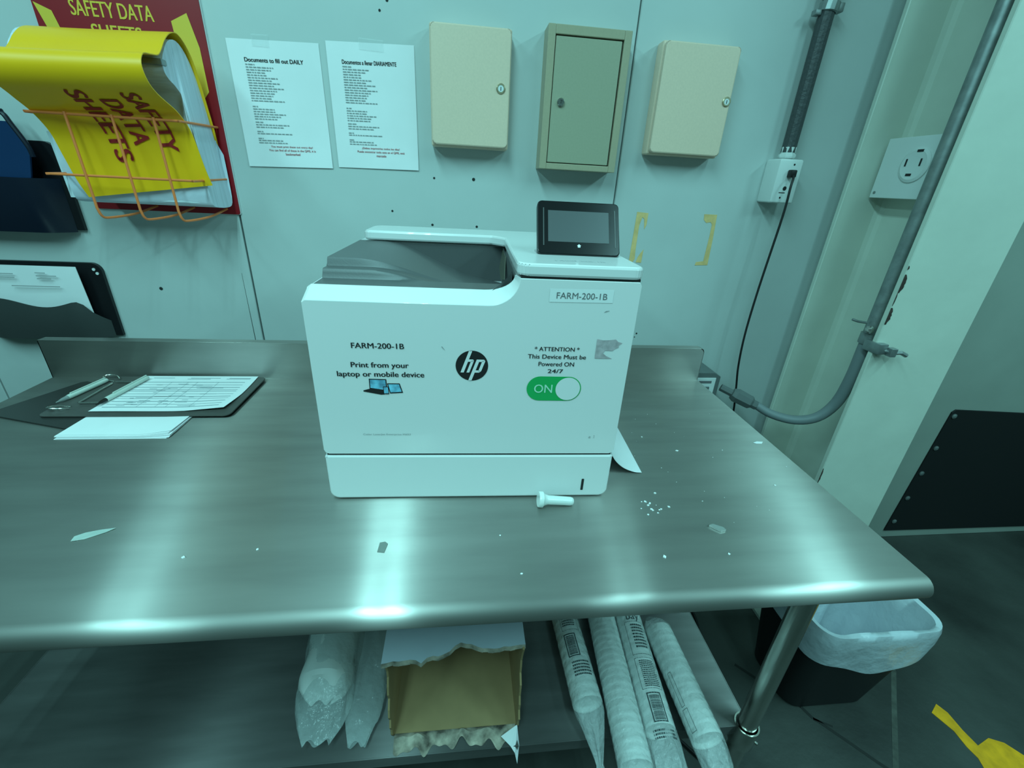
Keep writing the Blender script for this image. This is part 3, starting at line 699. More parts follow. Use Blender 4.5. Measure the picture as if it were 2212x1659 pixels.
scrap('paper_scrap', .951-.012, -.392, [(-.016, .000), (-.002, .006), (.012, .004), (.004, -.004), (-.010, -.004)], PAPER, 'flat white scrap at the tabletop right edge')
bm = NB()
def crumb(x, y, s):
    a = rnd.random()*6; prism(bm, [(x+s*rnd.uniform(.6, 1)*cos(a+k*1.57), y+s*rnd.uniform(.5, 1)*sin(a+k*1.57), TZ+.0002) for k in range(4)], (0, 0, s*.35))
for k in range(16): crumb(.58+rnd.gauss(0, .022), -.600+rnd.gauss(0, .022), rnd.uniform(.0012, .0035))
for x, y, s in ((-.076, -.671, .0025), (.326, -.740, .003), (-.176, -.682, .004), (.565, -.33, .004), (.66, -.36, .003), (.72, -.42, .004), (.56, -.72, .004), (.67, -.72, .003), (.30, -.66, .002), (.87, -.55, .003)): crumb(x, y, s)
for k in range(26): crumb(.72+rnd.gauss(0, .11), -.42+rnd.gauss(0, .12), rnd.uniform(.0008, .0018)) 
tag(top('crumbs', bm, mat('white_crumbs', (.8, .8, .8), .6), 'tiny white crumbs strewn over the tabletop right of the printer', 'crumbs', (.6, -.6, TZ)), kind='stuff')

# ------------------------------------------------------------ notices on the wall
def notice(name, q, title, tw, red, lab, seed):
    (x0, z0), (x1, z1), (x2, z2), (x3, z3) = q   # TL TR BR BL
    rr = random.Random(seed)
    def pt(u, v, off=0.0):
        xa = x0+(x1-x0)*u; za = z0+(z1-z0)*u; xb = x3+(x2-x3)*u; zb = z3+(z2-z3)*u
        bow = .0015+.010*max(0, v-.72)**1.3*(1 if seed == 1 else .5+.8*u)+.003*v*(1-v)*(.5+sin(5*u+seed))
        return Vector((xa+(xb-xa)*v, WY-bow-off, za+(zb-za)*v))
    bm = NB(); grid(bm, 14, 18, pt); o = top(name, bm, PAPER, lab, 'notice', (x0, WY, z3), smooth=True, group='notices posted on the wall')
    bm = NB()
    def bar(u0, u1, v, h=.0040, m=0):
        poly(bm, [pt(u0, v+h, .0012), pt(u1, v+h, .0012), pt(u1, v-h, .0012), pt(u0, v-h, .0012)], m)
    def wordline(u0, u1, v, m=0, h=.0036):
        u = u0
        while u < u1-.01:
            w = rr.uniform(.018, .055); bar(u, min(u1, u+w), v, h, m); u += w+.008
    blocks = [(.195, [.10]), (.215, [.30, .27, .20, .22, .33, .26, .36, .28, .38, .30, .27, .25, .24, .37]), (.515, [.06]), (.535, [.24, .25, .36, .30, .27]), (.640, [.10]), (.660, [.38, .31]), (.715, [.07]), (.732, [.40]), (.772, [.06]), (.788, [.29, .33])]
    for v0, ws in blocks:
        for k, w in enumerate(ws): wordline(.165, .165+w, v0-.012+.0196*k)
    obj('small_print', bm, mat('notice_ink', (.34, .36, .37), .7), o)
    def ptext(s, u, v, w, h, m, bold, nm):
        t = text_bm(s, w, h, bold=bold)
        for q_ in t.verts: q_.co = pt(u+q_.co.x/(x1-x0), v-q_.co.y/(z0-z3), .0009)
        return t
    b = NB(); merge(b, ptext(title, .165+tw/2, .148, tw*(x1-x0), .0088, 0, .012, '')); obj('title', b, BLACK, o)
    b = NB()
    for s, v, w in red: merge(b, ptext(s, .54, v, w*(x1-x0), .0058, 0, .004, ''))
    obj('red_print', b, REDINK, o)
    b = NB(); prism(b, [(x0+.06, WY-.002, z0+.012), (x0+.10, WY-.002, z0+.013), (x0+.10, WY-.0035, z0-.012), (x0+.06, WY-.0035, z0-.012)] if seed == 1 else [(x0+.08, WY-.002, z0+.012), (x0+.14, WY-.002, z0+.010), (x0+.14, WY-.0035, z0-.014), (x0+.08, WY-.0035, z0-.012)], (0, -.0003, 0)); obj('tape', b, TAPE, o)
notice('posted_notice', ((-.337, 1.716), (-.120, 1.721), (-.117, 1.443), (-.333, 1.437)), 'Documents to fill out DAILY', .64, [('You must print these out every day!', .828, .49), ('You can find all of these in the QMS, it is', .858, .55), ('bookmarked', .888, .17)], 'posted English notice titled Documents to fill out DAILY', 1)
notice('posted_notice', ((-.103, 1.728), (.113, 1.734), (.114, 1.450), (-.101, 1.447)), 'Documentos a llenar DIARIAMENTE', .62, [('¡Debes imprimirlas todos los días!', .828, .46), ('Puede encontrar todo esto en el QMS, está', .858, .58), ('marcado', .888, .12)], 'posted Spanish notice titled Documentos a llenar DIARIAMENTE', 2)

# ------------------------------------------------------------ key cabinets
def key_cabinet(x0, x1, z0, z1, lockx, lockz, lab):
    t = thing('key_cabinet', lab, 'key cabinet', ((x0+x1)/2, WY, z0), group='key cabinets on the wall')
    bm = NB(); box(bm, x0, x1, .130, WY, z0, z1, .006, 3); obj('body', bm, BEIGE, t, smooth=True, angle=20)
    bm = NB(); rbox_xz(bm, x0+.003, x1-.003, z0+.004, z1-.004, .1140, .1285, .010, .0035); d = obj('door', bm, BEIGE, t, smooth=True, angle=20)
    bm = NB(); lathe(bm, [(.0115, 0), (.0115, .002), (.010, .003), (.0075, .003)], (lockx, .114, lockz), (0, -1, 0), 24); k = obj('lock_ring', bm, BRASS, d, smooth=True)
    bm = NB(); disc(bm, (lockx, .114, lockz), .0075, (0, -1, 0), 20, 0, .0026); box(bm, lockx-.0009, lockx+.0009, .1110, .1116, lockz-.0045, lockz+.0035, mat=1); obj('lock_barrel', bm, [SWB, BLACK], d)
key_cabinet(.1535, .3575, 1.5105, 1.777, .332, 1.648, 'beige key cabinet right of the Spanish notice')
key_cabinet(.747, .957, 1.524, 1.785, .942, 1.659, 'beige key cabinet right of the olive cabinet')
oc = thing('key_cabinet', 'olive green key cabinet with darker inset door between beige cabinets', 'key cabinet', (.55, WY, 1.47), group='key cabinets on the wall')
x0, x1, z0, z1, yf = .4435, .6565, 1.4715, 1.7900, .108
bm = NB(); fw, ft, fb = .019, .020, .015
for a in ((x0, x0+fw, z0, z1), (x1-fw, x1, z0, z1), (x0+fw, x1-fw, z1-ft, z1), (x0+fw, x1-fw, z0, z0+fb)): box(bm, a[0], a[1], yf, WY, a[2], a[3], .0015, 2)
box(bm, x0+.004, x1-.004, yf+.012, WY, z0+.004, z1-.004, mat=1)
obj('body', bm, [OLIVE, BLACK], oc)
bm = NB(); box(bm, x0+fw+.002, x1-fw-.004, yf+.002, yf+.014, z0+fb+.002, z1-ft-.003, .001, 1); od = obj('door', bm, OLIVED, oc)
bm = NB(); lathe(bm, [(.010, 0), (.010, .004), (.008, .006), (.005, .006)], (.489, yf+.002, 1.628), (0, -1, 0), 20); obj('lock_ring', bm, ZINC, od, smooth=True)
bm = NB(); disc(bm, (.489, yf+.002, 1.628), .0052, (0, -1, 0), 16, 0, .005); box(bm, .4882, .4898, yf-.0036, yf-.003, 1.625, 1.633, mat=1); obj('lock_barrel', bm, [ZINC, BLACK], od)

# ------------------------------------------------------------ safety data sheets station
sd = thing('safety_board', 'red SAFETY DATA SHEETS wall board behind the yellow binder', 'sign', (-.56, WY, 1.313))
bm = NB(); rbox_xz(bm, -.742, -.380, 1.313, 1.95, .1645, WY, .006, .0006); bd = obj('board', bm, REDB, sd)
bm = NB(); rbox_xz(bm, -.745, -.3775, 1.3125, 1.9505, .1665, .1698, .006, 0); obj('board_edge', bm, mat('pale_board_edge', (.6, .6, .6), .5), sd)
bm = NB(); put_text(bm, 'SAFETY DATA', -.575, .1638, 1.748, .176, .030, bold=.010); obj('lettering', bm, YELP, sd); bm = NB(); put_text(bm, 'SHEETS', -.575, .1638, 1.705, .108, .030, bold=.010); obj('lettering', bm, YELP, sd)
bm = NB()
for pts in ([(-.738, 1.752), (-.704, 1.738), (-.690, 1.68), (-.60, 1.40), (-.66, 1.40), (-.722, 1.70)], [(-.450, 1.738), (-.412, 1.756), (-.398, 1.69), (-.397, 1.60), (-.44, 1.55)]):
    poly(bm, [(x, .1637, z) for x, z in pts])
obj('yellow_arrow', bm, YELP, sd)
# wire basket
BY = -.012
bk = thing('wire_basket', 'orange wire basket hooked on the red board, holding the yellow binder', 'basket', (-.51, .16, 1.31))
bxl, bxr = -.697, -.390
def wire(name, pts, r=.0028):
    bm = NB(); tube(bm, pts, r, 8); obj(name, bm, ORANGE, bk, smooth=True)
for z in (1.519, 1.398):
    f = BY
    wire('rim_wire', spline([(bxl+.004, .163, z+.004), (bxl, f+.012, z), (bxl+.006, f, z), (bxl+.05, f, z), (bxr-.05, f, z), (bxr-.006, f, z), (bxr, f+.012, z), (bxr-.004, .163, z+.004)], 4))
for x in (-.615, -.522, -.438):
    wire('upright_wire', [(x-.004, BY-.003, 1.523), (x-.002, BY-.003, 1.45), (x, BY-.003, 1.34)]+spline([(x, BY-.003, 1.33), (x+.002, BY+.002, 1.312), (x+.006, BY+.02, 1.307), (x+.02, .08, 1.312), (x+.028, .160, 1.327)], 4))
# binder: one profile swept between its two ends
yb_ = thing('safety_binder', 'open yellow binder with SAFETY DATA SHEETS cover drooping in the wire basket', 'binder', (-.54, .1, 1.35))
prof = spline([(.158, 1.470), (.156, 1.510), (.150, 1.540), (.128, 1.632), (.107, 1.674), (.076, 1.6955), (.045, 1.690), (.018, 1.672), (-.004, 1.650), (-.020, 1.638), (-.045, 1.634), (-.072, 1.629), (-.086, 1.606), (-.074, 1.576), (-.040, 1.553), (-.008, 1.532), (.016, 1.500), (.022, 1.460), (.028, 1.41), (.034, 1.375)], 5)
NP = len(prof)-1
def cover(u, v, off=0.0):
    p = prof[int(round(u*NP))]
    t = u
    low = max(0, (u-.72)/.28)
    xl = -.690+.030*low*low; xr = -.397+.024*low
    y = p[0]+.004*sin(4*v)*(1-low); z = p[1]-.010*(1-v)*(1-low)-(.026-.022*v)*low+.018*low*v
    back = max(0, (.2-u)/.2)
    return Vector((xl+(xr-xl)*v, min(.1605, y+off), z))
bm = NB(); grid(bm, NP, 24, cover, thick=.0016); obj('cover', bm, YEL, yb_, smooth=True, angle=60)
# cover lettering, reading downwards, bent onto the cover
def bend_text(bm, s, vmid, u0, u1, w):
    t = text_bm(s, 1.0, 1.0, bold=.013)
    bmesh.ops.triangulate(t, faces=t.faces[:])
    bmesh.ops.subdivide_edges(t, edges=t.edges[:], cuts=1)
    for vtx in t.verts:
        u = u0+(u1-u0)*(vtx.co.x+.5); v = vmid+w*vtx.co.y
        k = u*NP; i = min(NP-1, int(k)); fr = k-i
        a, b = cover(i/NP, v), cover((i+1)/NP, v)
        vtx.co = a.lerp(b, fr)+Vector((0, -.0022, -.0006))
    merge(bm, t)
DRED = mat('dark_red_print', (.36, .012, .010), .6)
for s_, v_, u0, u1 in (('SAFETY', .800, .715, .900), ('DATA', .615, .740, .880), ('SHEETS', .440, .710, .915)):
    bm = NB(); bend_text(bm, s_, v_, u0, u1, .125); obj('lettering', bm, DRED, yb_)
# pages
bm = NB()
pg = spline([(.151, 1.50), (.148, 1.54), (.128, 1.618), (.102, 1.664), (.072, 1.682), (.040, 1.675), (.018, 1.655), (.004, 1.637), (-.002, 1.615), (.010, 1.600), (.030, 1.590), (.052, 1.570), (.062, 1.54), (.058, 1.51), (.040, 1.475), (.034, 1.43), (.040, 1.39), (.046, 1.350), (.060, 1.338), (.120, 1.334), (.150, 1.345), (.155, 1.40), (.154, 1.46)], 3)
b = NB(); x0, x1 = -.700, -.404
a0 = [b.verts.new((x0, p[0], p[1])) for p in pg]; a1 = [b.verts.new((x1+(.016 if p[1] < 1.48 else 0), p[0], p[1])) for p in pg]
b.faces.new(a0[::-1]); b.faces.new(a1)
for i in range(len(pg)): j = (i+1) % len(pg); b.faces.new([a0[i], a1[i], a1[j], a0[j]])
bmesh.ops.triangulate(b, faces=[f for f in b.faces if len(f.verts) > 4]); recalc(b); merge(bm, b)
obj('page_block', bm, mat('page_edges', (.66, .72, .82), .45, noise=.12, nscale=160, stretch=(.1, 1, .05)), yb_, smooth=True, angle=50)
bm = NB()
for k in range(6):
    f = k/5
    def lf(u, v, f=f):
        z = 1.346+.006*f+.14*u; y = .050+.100*f+.004*sin(6*v+k)
        return Vector((-.712+.004*f+.318*v-.006*f*v, y-.006*u*(1-f), z-.008*(1-abs(2*v-1))*0))
    grid(bm, 3, 10, lf)
obj('page_sleeve', bm, mat('sleeve_edges', (.72, .80, .86), .3), yb_, smooth=True)
bm = NB(); tube(bm, spline([(-.46, .035, 1.60), (-.46, -.01, 1.615), (-.46, -.035, 1.600), (-.46, -.03, 1.58), (-.46, .0, 1.565)], 5), .0028, 8); box(bm, -.66, -.40, -.010, .010, 1.622, 1.634, .003, mat=1); obj('binder_ring', bm, [ORANGE, GALV], yb_, smooth=True)

# ------------------------------------------------------------ file pockets on the wall at the left
p1 = thing('wall_file_pocket', 'dark navy wall pocket with blue folders, the upper of two', 'wall pocket', (-.95, WY, 1.25), 0, 'file pockets on the wall')
bm = NB(); rbox_xz(bm, -1.13, -.788, 1.255, 1.468, .160, WY, .01, .001, rads=(.002, .002, .030, .030)); obj('back_panel', bm, BLKP, p1)
def pouch(bm, x0, x1, z0, zt, depth, yb, bulge):
    def fn(u, v):
        e = min(1, min(u, 1-u)*5); e = e*(2-e)
        y = yb-(depth*.75+depth*.25*v)*e-bulge*sin(pi*v*.9)*e
        return Vector((x0+(x1-x0)*u, y, z0+(zt(u)-z0)*v))
    grid(bm, 30, 12, fn, thick=.002)
    b = [Vector((x0+(x1-x0)*k/30, fn(k/30, 0).y, z0)) for k in range(31)]
    poly(bm, [Vector((x0, yb, z0))]+b+[Vector((x1, yb, z0))])
bm = NB(); pouch(bm, -1.128, -.806, 1.250, lambda u: 1.382, .050, .1595, .006); obj('front_pouch', bm, NAVY, p1, smooth=True)
f1 = thing('blue_folder', 'glossy blue folder standing in the upper wall pocket', 'folder', (-.98, .135, 1.258))
bm = NB(); prism(bm, [(-1.11, .140, 1.262), (-.852, .132, 1.262), (-.850, .128, 1.36), (-.824, .126, 1.44), (-.844, .126, 1.505), (-1.11, .132, 1.505)], (0, -.006, 0), bev=.001); obj('cover', bm, BLUEF, f1)
bm = NB(); tube(bm, spline([(-1.11, .126, 1.527), (-.882, .124, 1.527), (-.856, .124, 1.522), (-.844, .123, 1.50), (-.824, .122, 1.455), (-.820, .122, 1.43)], 4), .0055, 8); box(bm, -1.11, -.895, .1205, .127, 1.508, 1.527, .002); obj('edge_binding', bm, NAVY, f1, smooth=True)
p2 = thing('wall_file_pocket', 'smoky black wall pocket holding white paper, the lower of two', 'wall pocket', (-.95, WY, .95), 0, 'file pockets on the wall')
bm = NB(); rbox_xz(bm, -1.13, -.781, .955, 1.168, .160, WY, .01, .001, rads=(.002, .002, .024, .024)); obj('back_panel', bm, BLKP, p2)
bm = NB(); pouch(bm, -1.128, -.800, .953, lambda u: 1.062+.012*sin(8.5*u-.6) if u < .86 else 1.062+.012*sin(8.5*.86-.6)-.55*(u-.86)*(.86 if u > .9 else .5), .045, .1595, .004); obj('front_pouch', bm, MESHP, p2, smooth=True)
bm = NB()
for x, z in ((-.800, 1.150), (-.794, 1.139)): disc(bm, (x, .160, z), .004, (0, -1, 0), 10, 0, .002)
obj('rivet', bm, SWB, p2)
def pp(u, v): return Vector((-1.12+.292*u+.006*(1-v)*u, .138-.012*v*0+.010*sin(3*u)*(1-v), 1.0+.160*v))
bm = NB(); grid(bm, 14, 8, pp, thick=.0015); p3 = top('pocket_paper', bm, PAPER, 'white printed paper standing in the lower black wall pocket', 'paper', (-.97, .135, 1.0), smooth=True)
bm = NB()
for x0, x1, z in ((-1.06, -.985, 1.138), (-1.04, -.985, 1.128), (-.93, -.905, 1.142), (-.93, -.88, 1.134), (-.93, -.895, 1.126), (-1.0, -.88, 1.105)): box(bm, x0, x1, .1345, .1352, z-.0012, z+.0012)
bm.transform(Matrix.Translation((0, -.004, 0))); obj('small_print', bm, FAINT, p3)

# ------------------------------------------------------------ on the undershelf
ST = SZ+.0008
# cardboard box
cb = thing('cardboard_box', 'torn open cardboard box with pale printed top on the undershelf', 'box', (.222, -.45, ST))
X0, X1, YF0, YB0, ZT = .088, .362, -.655, -.27, .262
th = .004
def torn(n, amp, seed):
    r_ = random.Random(seed); return [amp*r_.uniform(-1, 1) for _ in range(n+1)]
bm = NB(); box(bm, X0, X1, YF0+.004, YB0, ST, ST+th); box(bm, X0, X1, YB0-th, YB0, ST, ST+ZT)
obj('shell', bm, CARD, cb)
# left and right walls, torn front edge
for x, sd_ in ((X0, 3), (X1-th, 5)):
    tt = torn(14, .006, sd_)
    pts = [(x, YB0, ST+th), (x, YB0, ST+ZT)]+[(x, YF0+tt[k]+.012*sin(k*.45), ST+ZT-(ZT-th)*k/14) for k in range(15)]
    bm = NB(); prism(bm, pts, (th, 0, 0)); obj('side_wall', bm, CARD, cb)
bm = NB(); tt = torn(26, .0045, 11)
front = []
for k in range(27):
    u = k/26; y = YF0-.010+.022*u+tt[k]*.5+(.020*math.exp(-((u-.55)/.09)**2))-(.010*math.exp(-((u-.27)/.025)**2)); front.append((X0-.002+(X1-X0+.004)*u, y, ST+ZT+.004-.010*(1-u)*0))
pts = front+[(X1+.002, YB0, ST+ZT+.004), (X0-.002, YB0, ST+ZT+.004)]
prism(bm, pts, (0, 0, -th)); obj('top_panel', bm, BOXW, cb)
bm = NB(); 
for (xa, ya, za), (xb, yb, zb) in zip(front, front[1:]):
    w0 = .002+.003*rnd.random(); poly(bm, [(xa, ya-.0004, za+.0004), (xb, yb-.0004, zb+.0004), (xb, yb-.003, zb-.005-w0), (xa, ya-.003, za-.005-w0)])
def flap(u, v):
    x = X0+.006+(X1-X0-.012)*u
    dl = .022+.012*sin(7*u+1)+.009*sin(19*u+.5)+(.0 if u < .90 else .30*(u-.90))
    return Vector((x, YF0+.004-.030*v-.004*sin(9*u)*v-.007*v*(sin(31*u)+.7*sin(53*u+1)), ST+.006+.012*sin(pi*min(1, v*1.2))*(.6+.4*sin(11*u)+.35*sin(37*u))-(dl*.35)*v*v))
obj('torn_edge', bm, CARDE, cb)
bm = NB(); grid(bm, 90, 6, flap, thick=.0012); 
for v in bm.verts:
    if v.co.z < ST+.0005: v.co.z = ST+.0005+.0004*rnd.random()
obj('torn_flap', bm, CARDE, cb, smooth=True)
bm = NB(); poly(bm, [(.322, YF0-.022, ST+.014), (.359, YF0-.006, ST+.022), (.361, YF0-.036, ST+.004), (.357, YF0-.052, SZ-.035), (.351, YF0-.044, SZ-.008), (.342, YF0-.036, ST+.002)]); obj('torn_strip', bm, PAPER, cb)
# clear bag with white liner sleeve, left of the box
bg = thing('plastic_bag', 'crumpled clear plastic bag with white contents left of the cardboard box', 'bag', (-.04, -.45, ST))
bm = NB()
def lump(p0, p1, rx, rz, seed, amp, crush):
    r_ = random.Random(seed); ph = [r_.uniform(0, 6) for _ in range(8)]
    def fn(u, v):
        a = 2*pi*v; c = Vector(p0).lerp(Vector(p1), u)
        e = min(1, (u/.06)**.5 if u < .06 else 1)*(1 if u < crush else max(.10, 1-((u-crush)/(1-crush))**1.4*.62))
        w = 1+amp*(sin(3*a+ph[0]+9*u)*.5+sin(5*a+ph[1]-14*u)*.35+sin(9*a+ph[2]+23*u)*.25)*(.3+u)
        fl_ = max(0, (u-crush)/(1-crush)); x = rx*(1 if u > .06 else e)*(1-.55*fl_*fl_+.05*sin(17*u))*w*cos(a); z = rz*e*w*(1-.86*fl_**1.3)*sin(a)
        return Vector((c.x+x, c.y+.006*sin(4*a+ph[3])*(1 if u > .9 else 0), max(ST+.0004, c.z+z)))
    return fn
grid(bm, 34, 40, lump((-.082, -.30, ST+.052), (-.070, -.60, ST+.046), .056, .050, 4, .03, .86)); obj('contents', bm, CUP, bg, smooth=True)
bm = NB(); grid(bm, 46, 56, lump((-.080, -.27, ST+.056), (-.060, -.668, ST+.030), .066, .058, 9, .07, .66)); obj('film', bm, FILM3, bg, smooth=True, angle=25)
bm = NB(); grid(bm, 40, 48, lump((.022, -.28, ST+.035), (.020, -.672, ST+.020), .050, .040, 15, .09, .45)); obj('film', bm, FILM3, bg, smooth=True, angle=25)
# sleeves of foam cups
def wrap(bm, q0, M, r, a0=0.0):
    """flat decal (x along axis from the back end, y around) onto the sleeve surface"""
    bmesh.ops.triangulate(q0, faces=q0.faces[:])
    bmesh.ops.subdivide_edges(q0, edges=q0.edges[:], cuts=1)
    for v in q0.verts:
        a = a0+v.co.y/r; v.co = M @ Vector((r*1.012*sin(a), v.co.x, r*1.012*cos(a)))
    merge(bm, q0)
def rect(x0, x1, y0, y1, b=None):
    b = b or NB(); n = 5
    for k in range(n):
        ya = y0+(y1-y0)*k/n; yb = y0+(y1-y0)*(k+1)/n; poly(b, [(x0, ya, 0), (x1, ya, 0), (x1, yb, 0), (x0, yb, 0)])
    return b
def outline(x0, x1, y0, y1, w):
    b = NB(); rect(x0, x0+w, y0, y1, b); rect(x1-w, x1, y0, y1, b); rect(x0, x1, y0, y0+w, b); rect(x0, x1, y1-w, y1, b); return b
def sleeve(p0, p1, r, lab, film_tail, cups, marks):
    """p0 back end, p1 front end of the cups; film_tail = list of (distance, radius factor, drop)"""
    t = thing('cup_sleeve', lab, 'sleeve of cups', p0, 0, group='cup sleeves on the undershelf')
    d = Vector(p1)-Vector(p0); L = d.length; yv = d.normalized(); zv = Vector((0, 0, 1)); zv = (zv-yv*zv.dot(yv)).normalized(); xv = yv.cross(zv)
    M = Matrix((-xv, yv, zv)).transposed().to_4x4(); M = Matrix((xv*-1, yv, zv)).transposed().to_4x4()
    M.translation = Vector(p0)
    bm = NB(); pr_ = [(0, 0), (r*.82, 0)]
    for k in range(cups):
        y = L*k/cups; pr_ += [(r*(.952+.010*sin(k*1.7)), y+.0005), (r*.975, y+L/cups*.55), (r*.99, y+L/cups*.62), (r*.99, y+L/cups*.94), (r*.955, y+L/cups*.999)]
    pr_ += [(r*.97, L), (r*.90, L-.001), (r*.87, L-.010), (0, L-.012)]
    lathe(bm, pr_, p0, d, 30); obj('cups', bm, CUP, t, smooth=True, angle=50)
    bm = NB(); seg = 36; rings = []
    stn = [(-.05, .25, -.6), (-.02, .8, -.15), (0, 1.0, 0)]+[(L*k/10, 1.0, 0) for k in range(1, 10)]+[(L, 1.0, 0)]+[(L+a, f, dz) for a, f, dz in film_tail]
    r_ = random.Random(int(p0[0]*1000))
    ph = [r_.uniform(0, 6) for _ in range(6)]
    for (y, f, dz) in stn:
        tail = max(0, y-L)*8; ring = []
        for k in range(seg):
            a = 2*pi*k/seg; w = 1+.012+tail*.22*(sin(5*a+ph[0])+.7*sin(9*a+ph[1]+y*60)+.5*sin(14*a+ph[2]))
            q = M @ Vector((r*f*w*cos(a), y, r*f*w*sin(a)+dz*r))
            if q.y > sy0-.002: q.z = max(q.z, ST+.0004)
            ring.append(bm.verts.new(q))
        rings.append(ring)
    for a, c in zip(rings, rings[1:]):
        for k in range(seg): bm.faces.new([a[k], a[(k+1) % seg], c[(k+1) % seg], c[k]])
    recalc(bm); obj('film', bm, FILM, t, smooth=True, angle=50)
    if marks:
        bm = NB(); marks(bm, M, r, L)
        obj('printed_marks', bm, mat('sleeve_print', (.06, .08, .085), .5), t)
    return t
def dashes(bm, M, r, x0, x1, y0, y1, rows, seed):
    q = NB(); r_ = random.Random(seed)
    for k in range(rows):
        x = x0+(x1-x0)*(k+.5)/rows; y = y0
        while y < y1-.002:
            w = r_.uniform(.0015, .005); rect(x-(x1-x0)/rows*.28, x+(x1-x0)/rows*.28, y, min(y1, y+w), q); y += w+.001
    wrap(bm, q, M, r)
def barcode(bm, M, r, x0, x1, y0, y1, seed):
    wrap(bm, outline(x0, x1, y0, y1, .0026), M, r); q = NB(); r_ = random.Random(seed); y = y0+.004
    x = x0+.006
    while x < x1-.006:
        w = r_.uniform(.0008, .0024); rect(x, x+w, y0+.0045, y1-.0045, q); x += w+r_.uniform(.0006, .0012)
    wrap(bm, q, M, r)
def marks1(bm, M, r, L):
    dashes(bm, M, r, L-.225, L-.17, -.020, .014, 9, 1); wrap(bm, outline(L-.23, L-.160, -.024, .022, .0008), M, r)
    barcode(bm, M, r, L-.150, L-.092, -.024, .006, 2)
    dashes(bm, M, r, L-.082, L-.045, -.020, .024, 5, 3)
def marks3(bm, M, r, L):
    t = text_bm('bay', .034, .026, bold=.004); t.transform(Matrix.Translation((L-.250, .002, 0)) @ Matrix.Rotation(pi/2, 4, 'Z')); wrap(bm, t, M, r)
    wrap(bm, outline(L-.238, L-.150, -.024, .026, .0009), M, r); dashes(bm, M, r, L-.232, L-.165, -.010, .022, 8, 5)
    wrap(bm, outline(L-.142, L-.070, -.024, .026, .0009), M, r); dashes(bm, M, r, L-.136, L-.074, -.014, .022, 14, 6)
    barcode(bm, M, r, L-.062, L-.002, -.018, .014, 7)
    dashes(bm, M, r, L+.010, L+.030, -.026, .024, 3, 8)
def marks4(bm, M, r, L):
    wrap(bm, outline(L-.135, L-.060, -.040, -.030, .0008), M, r); wrap(bm, outline(L-.055, L-.01, -.042, -.028, .0008), M, r)
rz = .0352
sleeve((.512, -.36, ST+rz), (.522, -.640, ST+rz), .0345, 'cup sleeve with black barcode and twisted end, leftmost of four', [(.02, .92, 0), (.05, .62, -.25), (.075, .38, -.55), (.10, .20, -.9), (.125, .30, -1.3)], 12, marks1)
sleeve((.622, -.34, ST+.037), (.589, -.765, ST+.037), .0360, 'plain white cup sleeve without print, second from the left', [(.012, 1.0, 0), (.022, .96, 0), (.026, .80, -.1)], 26, None)
sleeve((.696, -.34, ST+rz), (.666, -.705, ST+rz), .0345, 'cup sleeve with bold lettering, text boxes and barcode, third from the left', [(.03, .98, 0), (.07, .92, -.1), (.11, .80, -.3), (.14, .55, -.6)], 16, marks3)
sleeve((.758, -.475, ST+rz), (.763, -.730, ST+rz), .0350, 'wrinkled clear-wrapped cup sleeve nearest the table leg', [(.02, .95, 0), (.045, .85, -.2), (.075, .70, -.5), (.10, .35, -.9)], 13, marks4)
# dark box behind the sleeves
bm = NB(); box(bm, .765, .868, -.40, -.27, ST, ST+.055, .006); top('dark_case', bm, BLACKG, 'small black case on the undershelf behind the cup sleeves', 'case', (.82, -.34, ST))
# power cord looping behind the leg
bm = NB(); tube(bm, spline([(1.10, -.12, .006), (1.09, -.22, .006), (1.02, -.40, .006), (.99, -.52, .006), (.985, -.60, .006), (.95, -.635, .006), (.91, -.62, .006), (.86, -.56, .006)], 6), .0045, 8)
top('floor_cable', bm, CORD, 'black cable looping on the floor behind the right front leg', 'cord', (1.0, -.4, 0), smooth=True)

# ------------------------------------------------------------ wastebasket
wb = thing('wastebasket', 'black wastebasket with white liner bag right of the table leg', 'wastebasket', (1.37, -.36, 0))
BX0, BX1, BY0, BY1, BH = 1.19, 1.555, -.545, -.265, .385
def rrect(x0, x1, y0, y1, rad, z, n=6):
    pts = []
    for cx, cy, a0 in ((x0, y0, pi), (x1, y0, 1.5*pi), (x1, y1, 0), (x0, y1, .5*pi)):
        sx = 1 if cx == x0 else -1; sy = 1 if cy == y0 else -1
        for k in range(n+1):
            a = a0+pi/2*k/n; pts.append(Vector((cx+sx*rad+rad*cos(a), cy+sy*rad+rad*sin(a), z)))
    return pts
def loft(bm, loops, close_first=False):
    R_ = [[bm.verts.new(p) for p in lp] for lp in loops]
    for a, c in zip(R_, R_[1:]):
        n = len(a)
        for k in range(n): bm.faces.new([a[k], a[(k+1) % n], c[(k+1) % n], c[k]])
    if close_first: bm.faces.new(R_[0][::-1])
def lp(t, z, inset=0.0, rad=.05): # t: 0 bottom, 1 rim
    tp = .042*(1-t)+inset
    return rrect(BX0+tp, BX1-tp, BY0+tp, BY1-tp, rad, z)
bm = NB(); loft(bm, [lp(0, .0, .006), lp(0, .006), lp(1, BH), lp(1, BH+.002, .003), lp(1, BH-.004, .005), lp(0, .01, .005)], True); recalc(bm); obj('bin', bm, mat('black_bin', (.007, .008, .009), .45), wb, smooth=True)
r_ = random.Random(5)
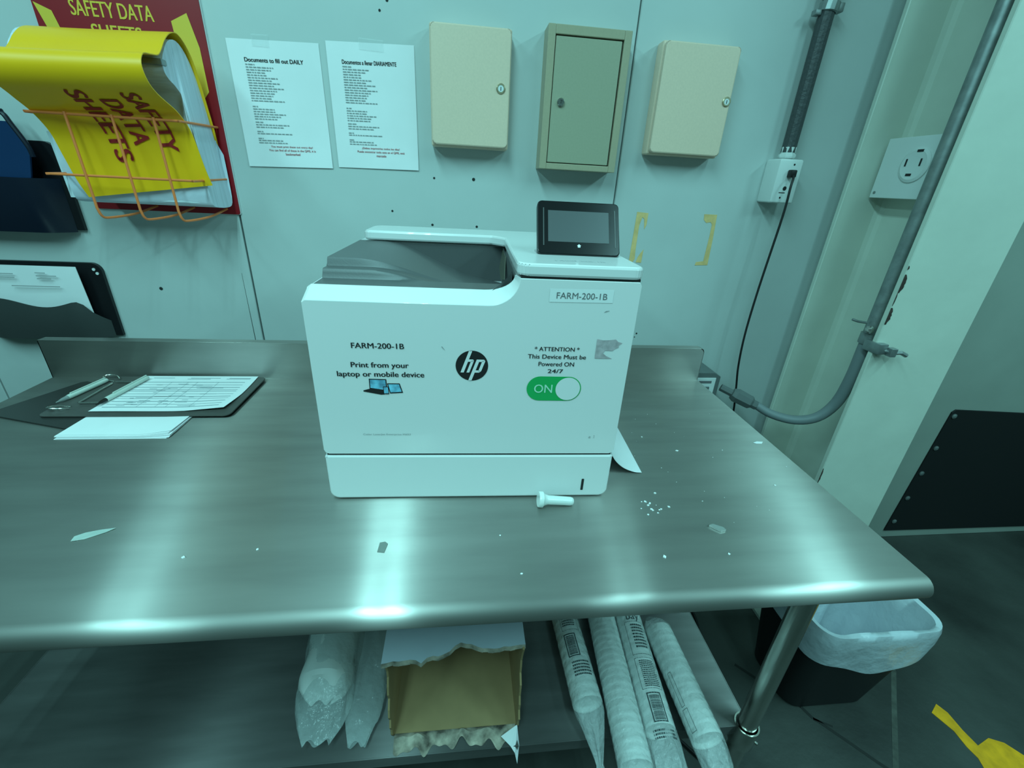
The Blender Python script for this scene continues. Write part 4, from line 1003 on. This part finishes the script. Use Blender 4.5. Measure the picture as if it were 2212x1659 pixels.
def wob(loop, amp, zamp, seed):
    rr = random.Random(seed); ph = [rr.uniform(0, 6) for _ in range(6)]; c = sum(loop, Vector())/len(loop); out_ = []
    for i, p in enumerate(loop):
        a = 2*pi*i/len(loop); w = amp*(sin(4*a+ph[0])+.6*sin(7*a+ph[1])+.5*sin(11*a+ph[2]))
        d = (p-c); d.z = 0; d.normalize(); out_.append(p+d*w+Vector((0, 0, zamp*(sin(3*a+ph[3])+.6*sin(8*a+ph[4])))))
    return out_
def dense(loop, m=4):
    o = []
    for a, b in zip(loop, loop[1:]+loop[:1]):
        k = max(1, int((b-a).length/.012)); 
        for i in range(k): o.append(a.lerp(b, i/k))
    return o
base = dense(lp(1, 0))
def ring(t, z, inset, amp, zamp, seed):
    src = dense(lp(1, 0)); c = sum(src, Vector())/len(src); out_ = []
    for p in src:
        d = p-c; d.normalize(); q = p-d*(inset+.042*(1-t)); q.z = z; out_.append(q)
    return wob(out_, amp, zamp, seed)
hem = ring(.74, BH-.100, -.014, .003, .003, 3)
for i, p in enumerate(hem):   # a pleat hangs lower at the front right corner
    g = math.exp(-(((p.x-1.385)/.10)**2+((p.y+.54)/.06)**2)); p.z -= .052*g; p.y -= .006*g
bm = NB(); loft(bm, [hem, ring(.9, BH-.045, -.012, .0025, .002, 4), ring(1, BH-.008, -.009, .0012, .0008, 5), ring(1, BH+.006, -.004, .0008, .0008, 6), ring(1, BH+.005, .010, .001, .0008, 7), ring(.9, BH-.06, .022, .003, .003, 8), ring(.6, BH-.17, .022, .006, .01, 9), ring(.3, BH-.28, .04, .008, .01, 10)])
f_ = [v for v in bm.verts][-len(base):]; bm.faces.new(f_)
recalc(bm); obj('liner_bag', bm, FILM2, wb, smooth=True, angle=70, label='white translucent liner folded over the rim')

# ------------------------------------------------------------ yellow floor marking
bm = NB()
prism(bm, [(x, y, 0) for x, y in ((1.693, -.548), (1.733, -.526), (1.745, -.552), (1.742, -.60), (1.746, -.640), (1.80, -.625), (1.835, -.640), (1.87, -.69), (1.90, -.78), (1.74, -.78), (1.70, -.70), (1.712, -.668), (1.708, -.64), (1.712, -.60))], (0, 0, .0012))
top('floor_tape', bm, YFLOOR, 'yellow tape marking on the dark floor right of the wastebasket', 'floor tape', (1.75, -.65, 0))
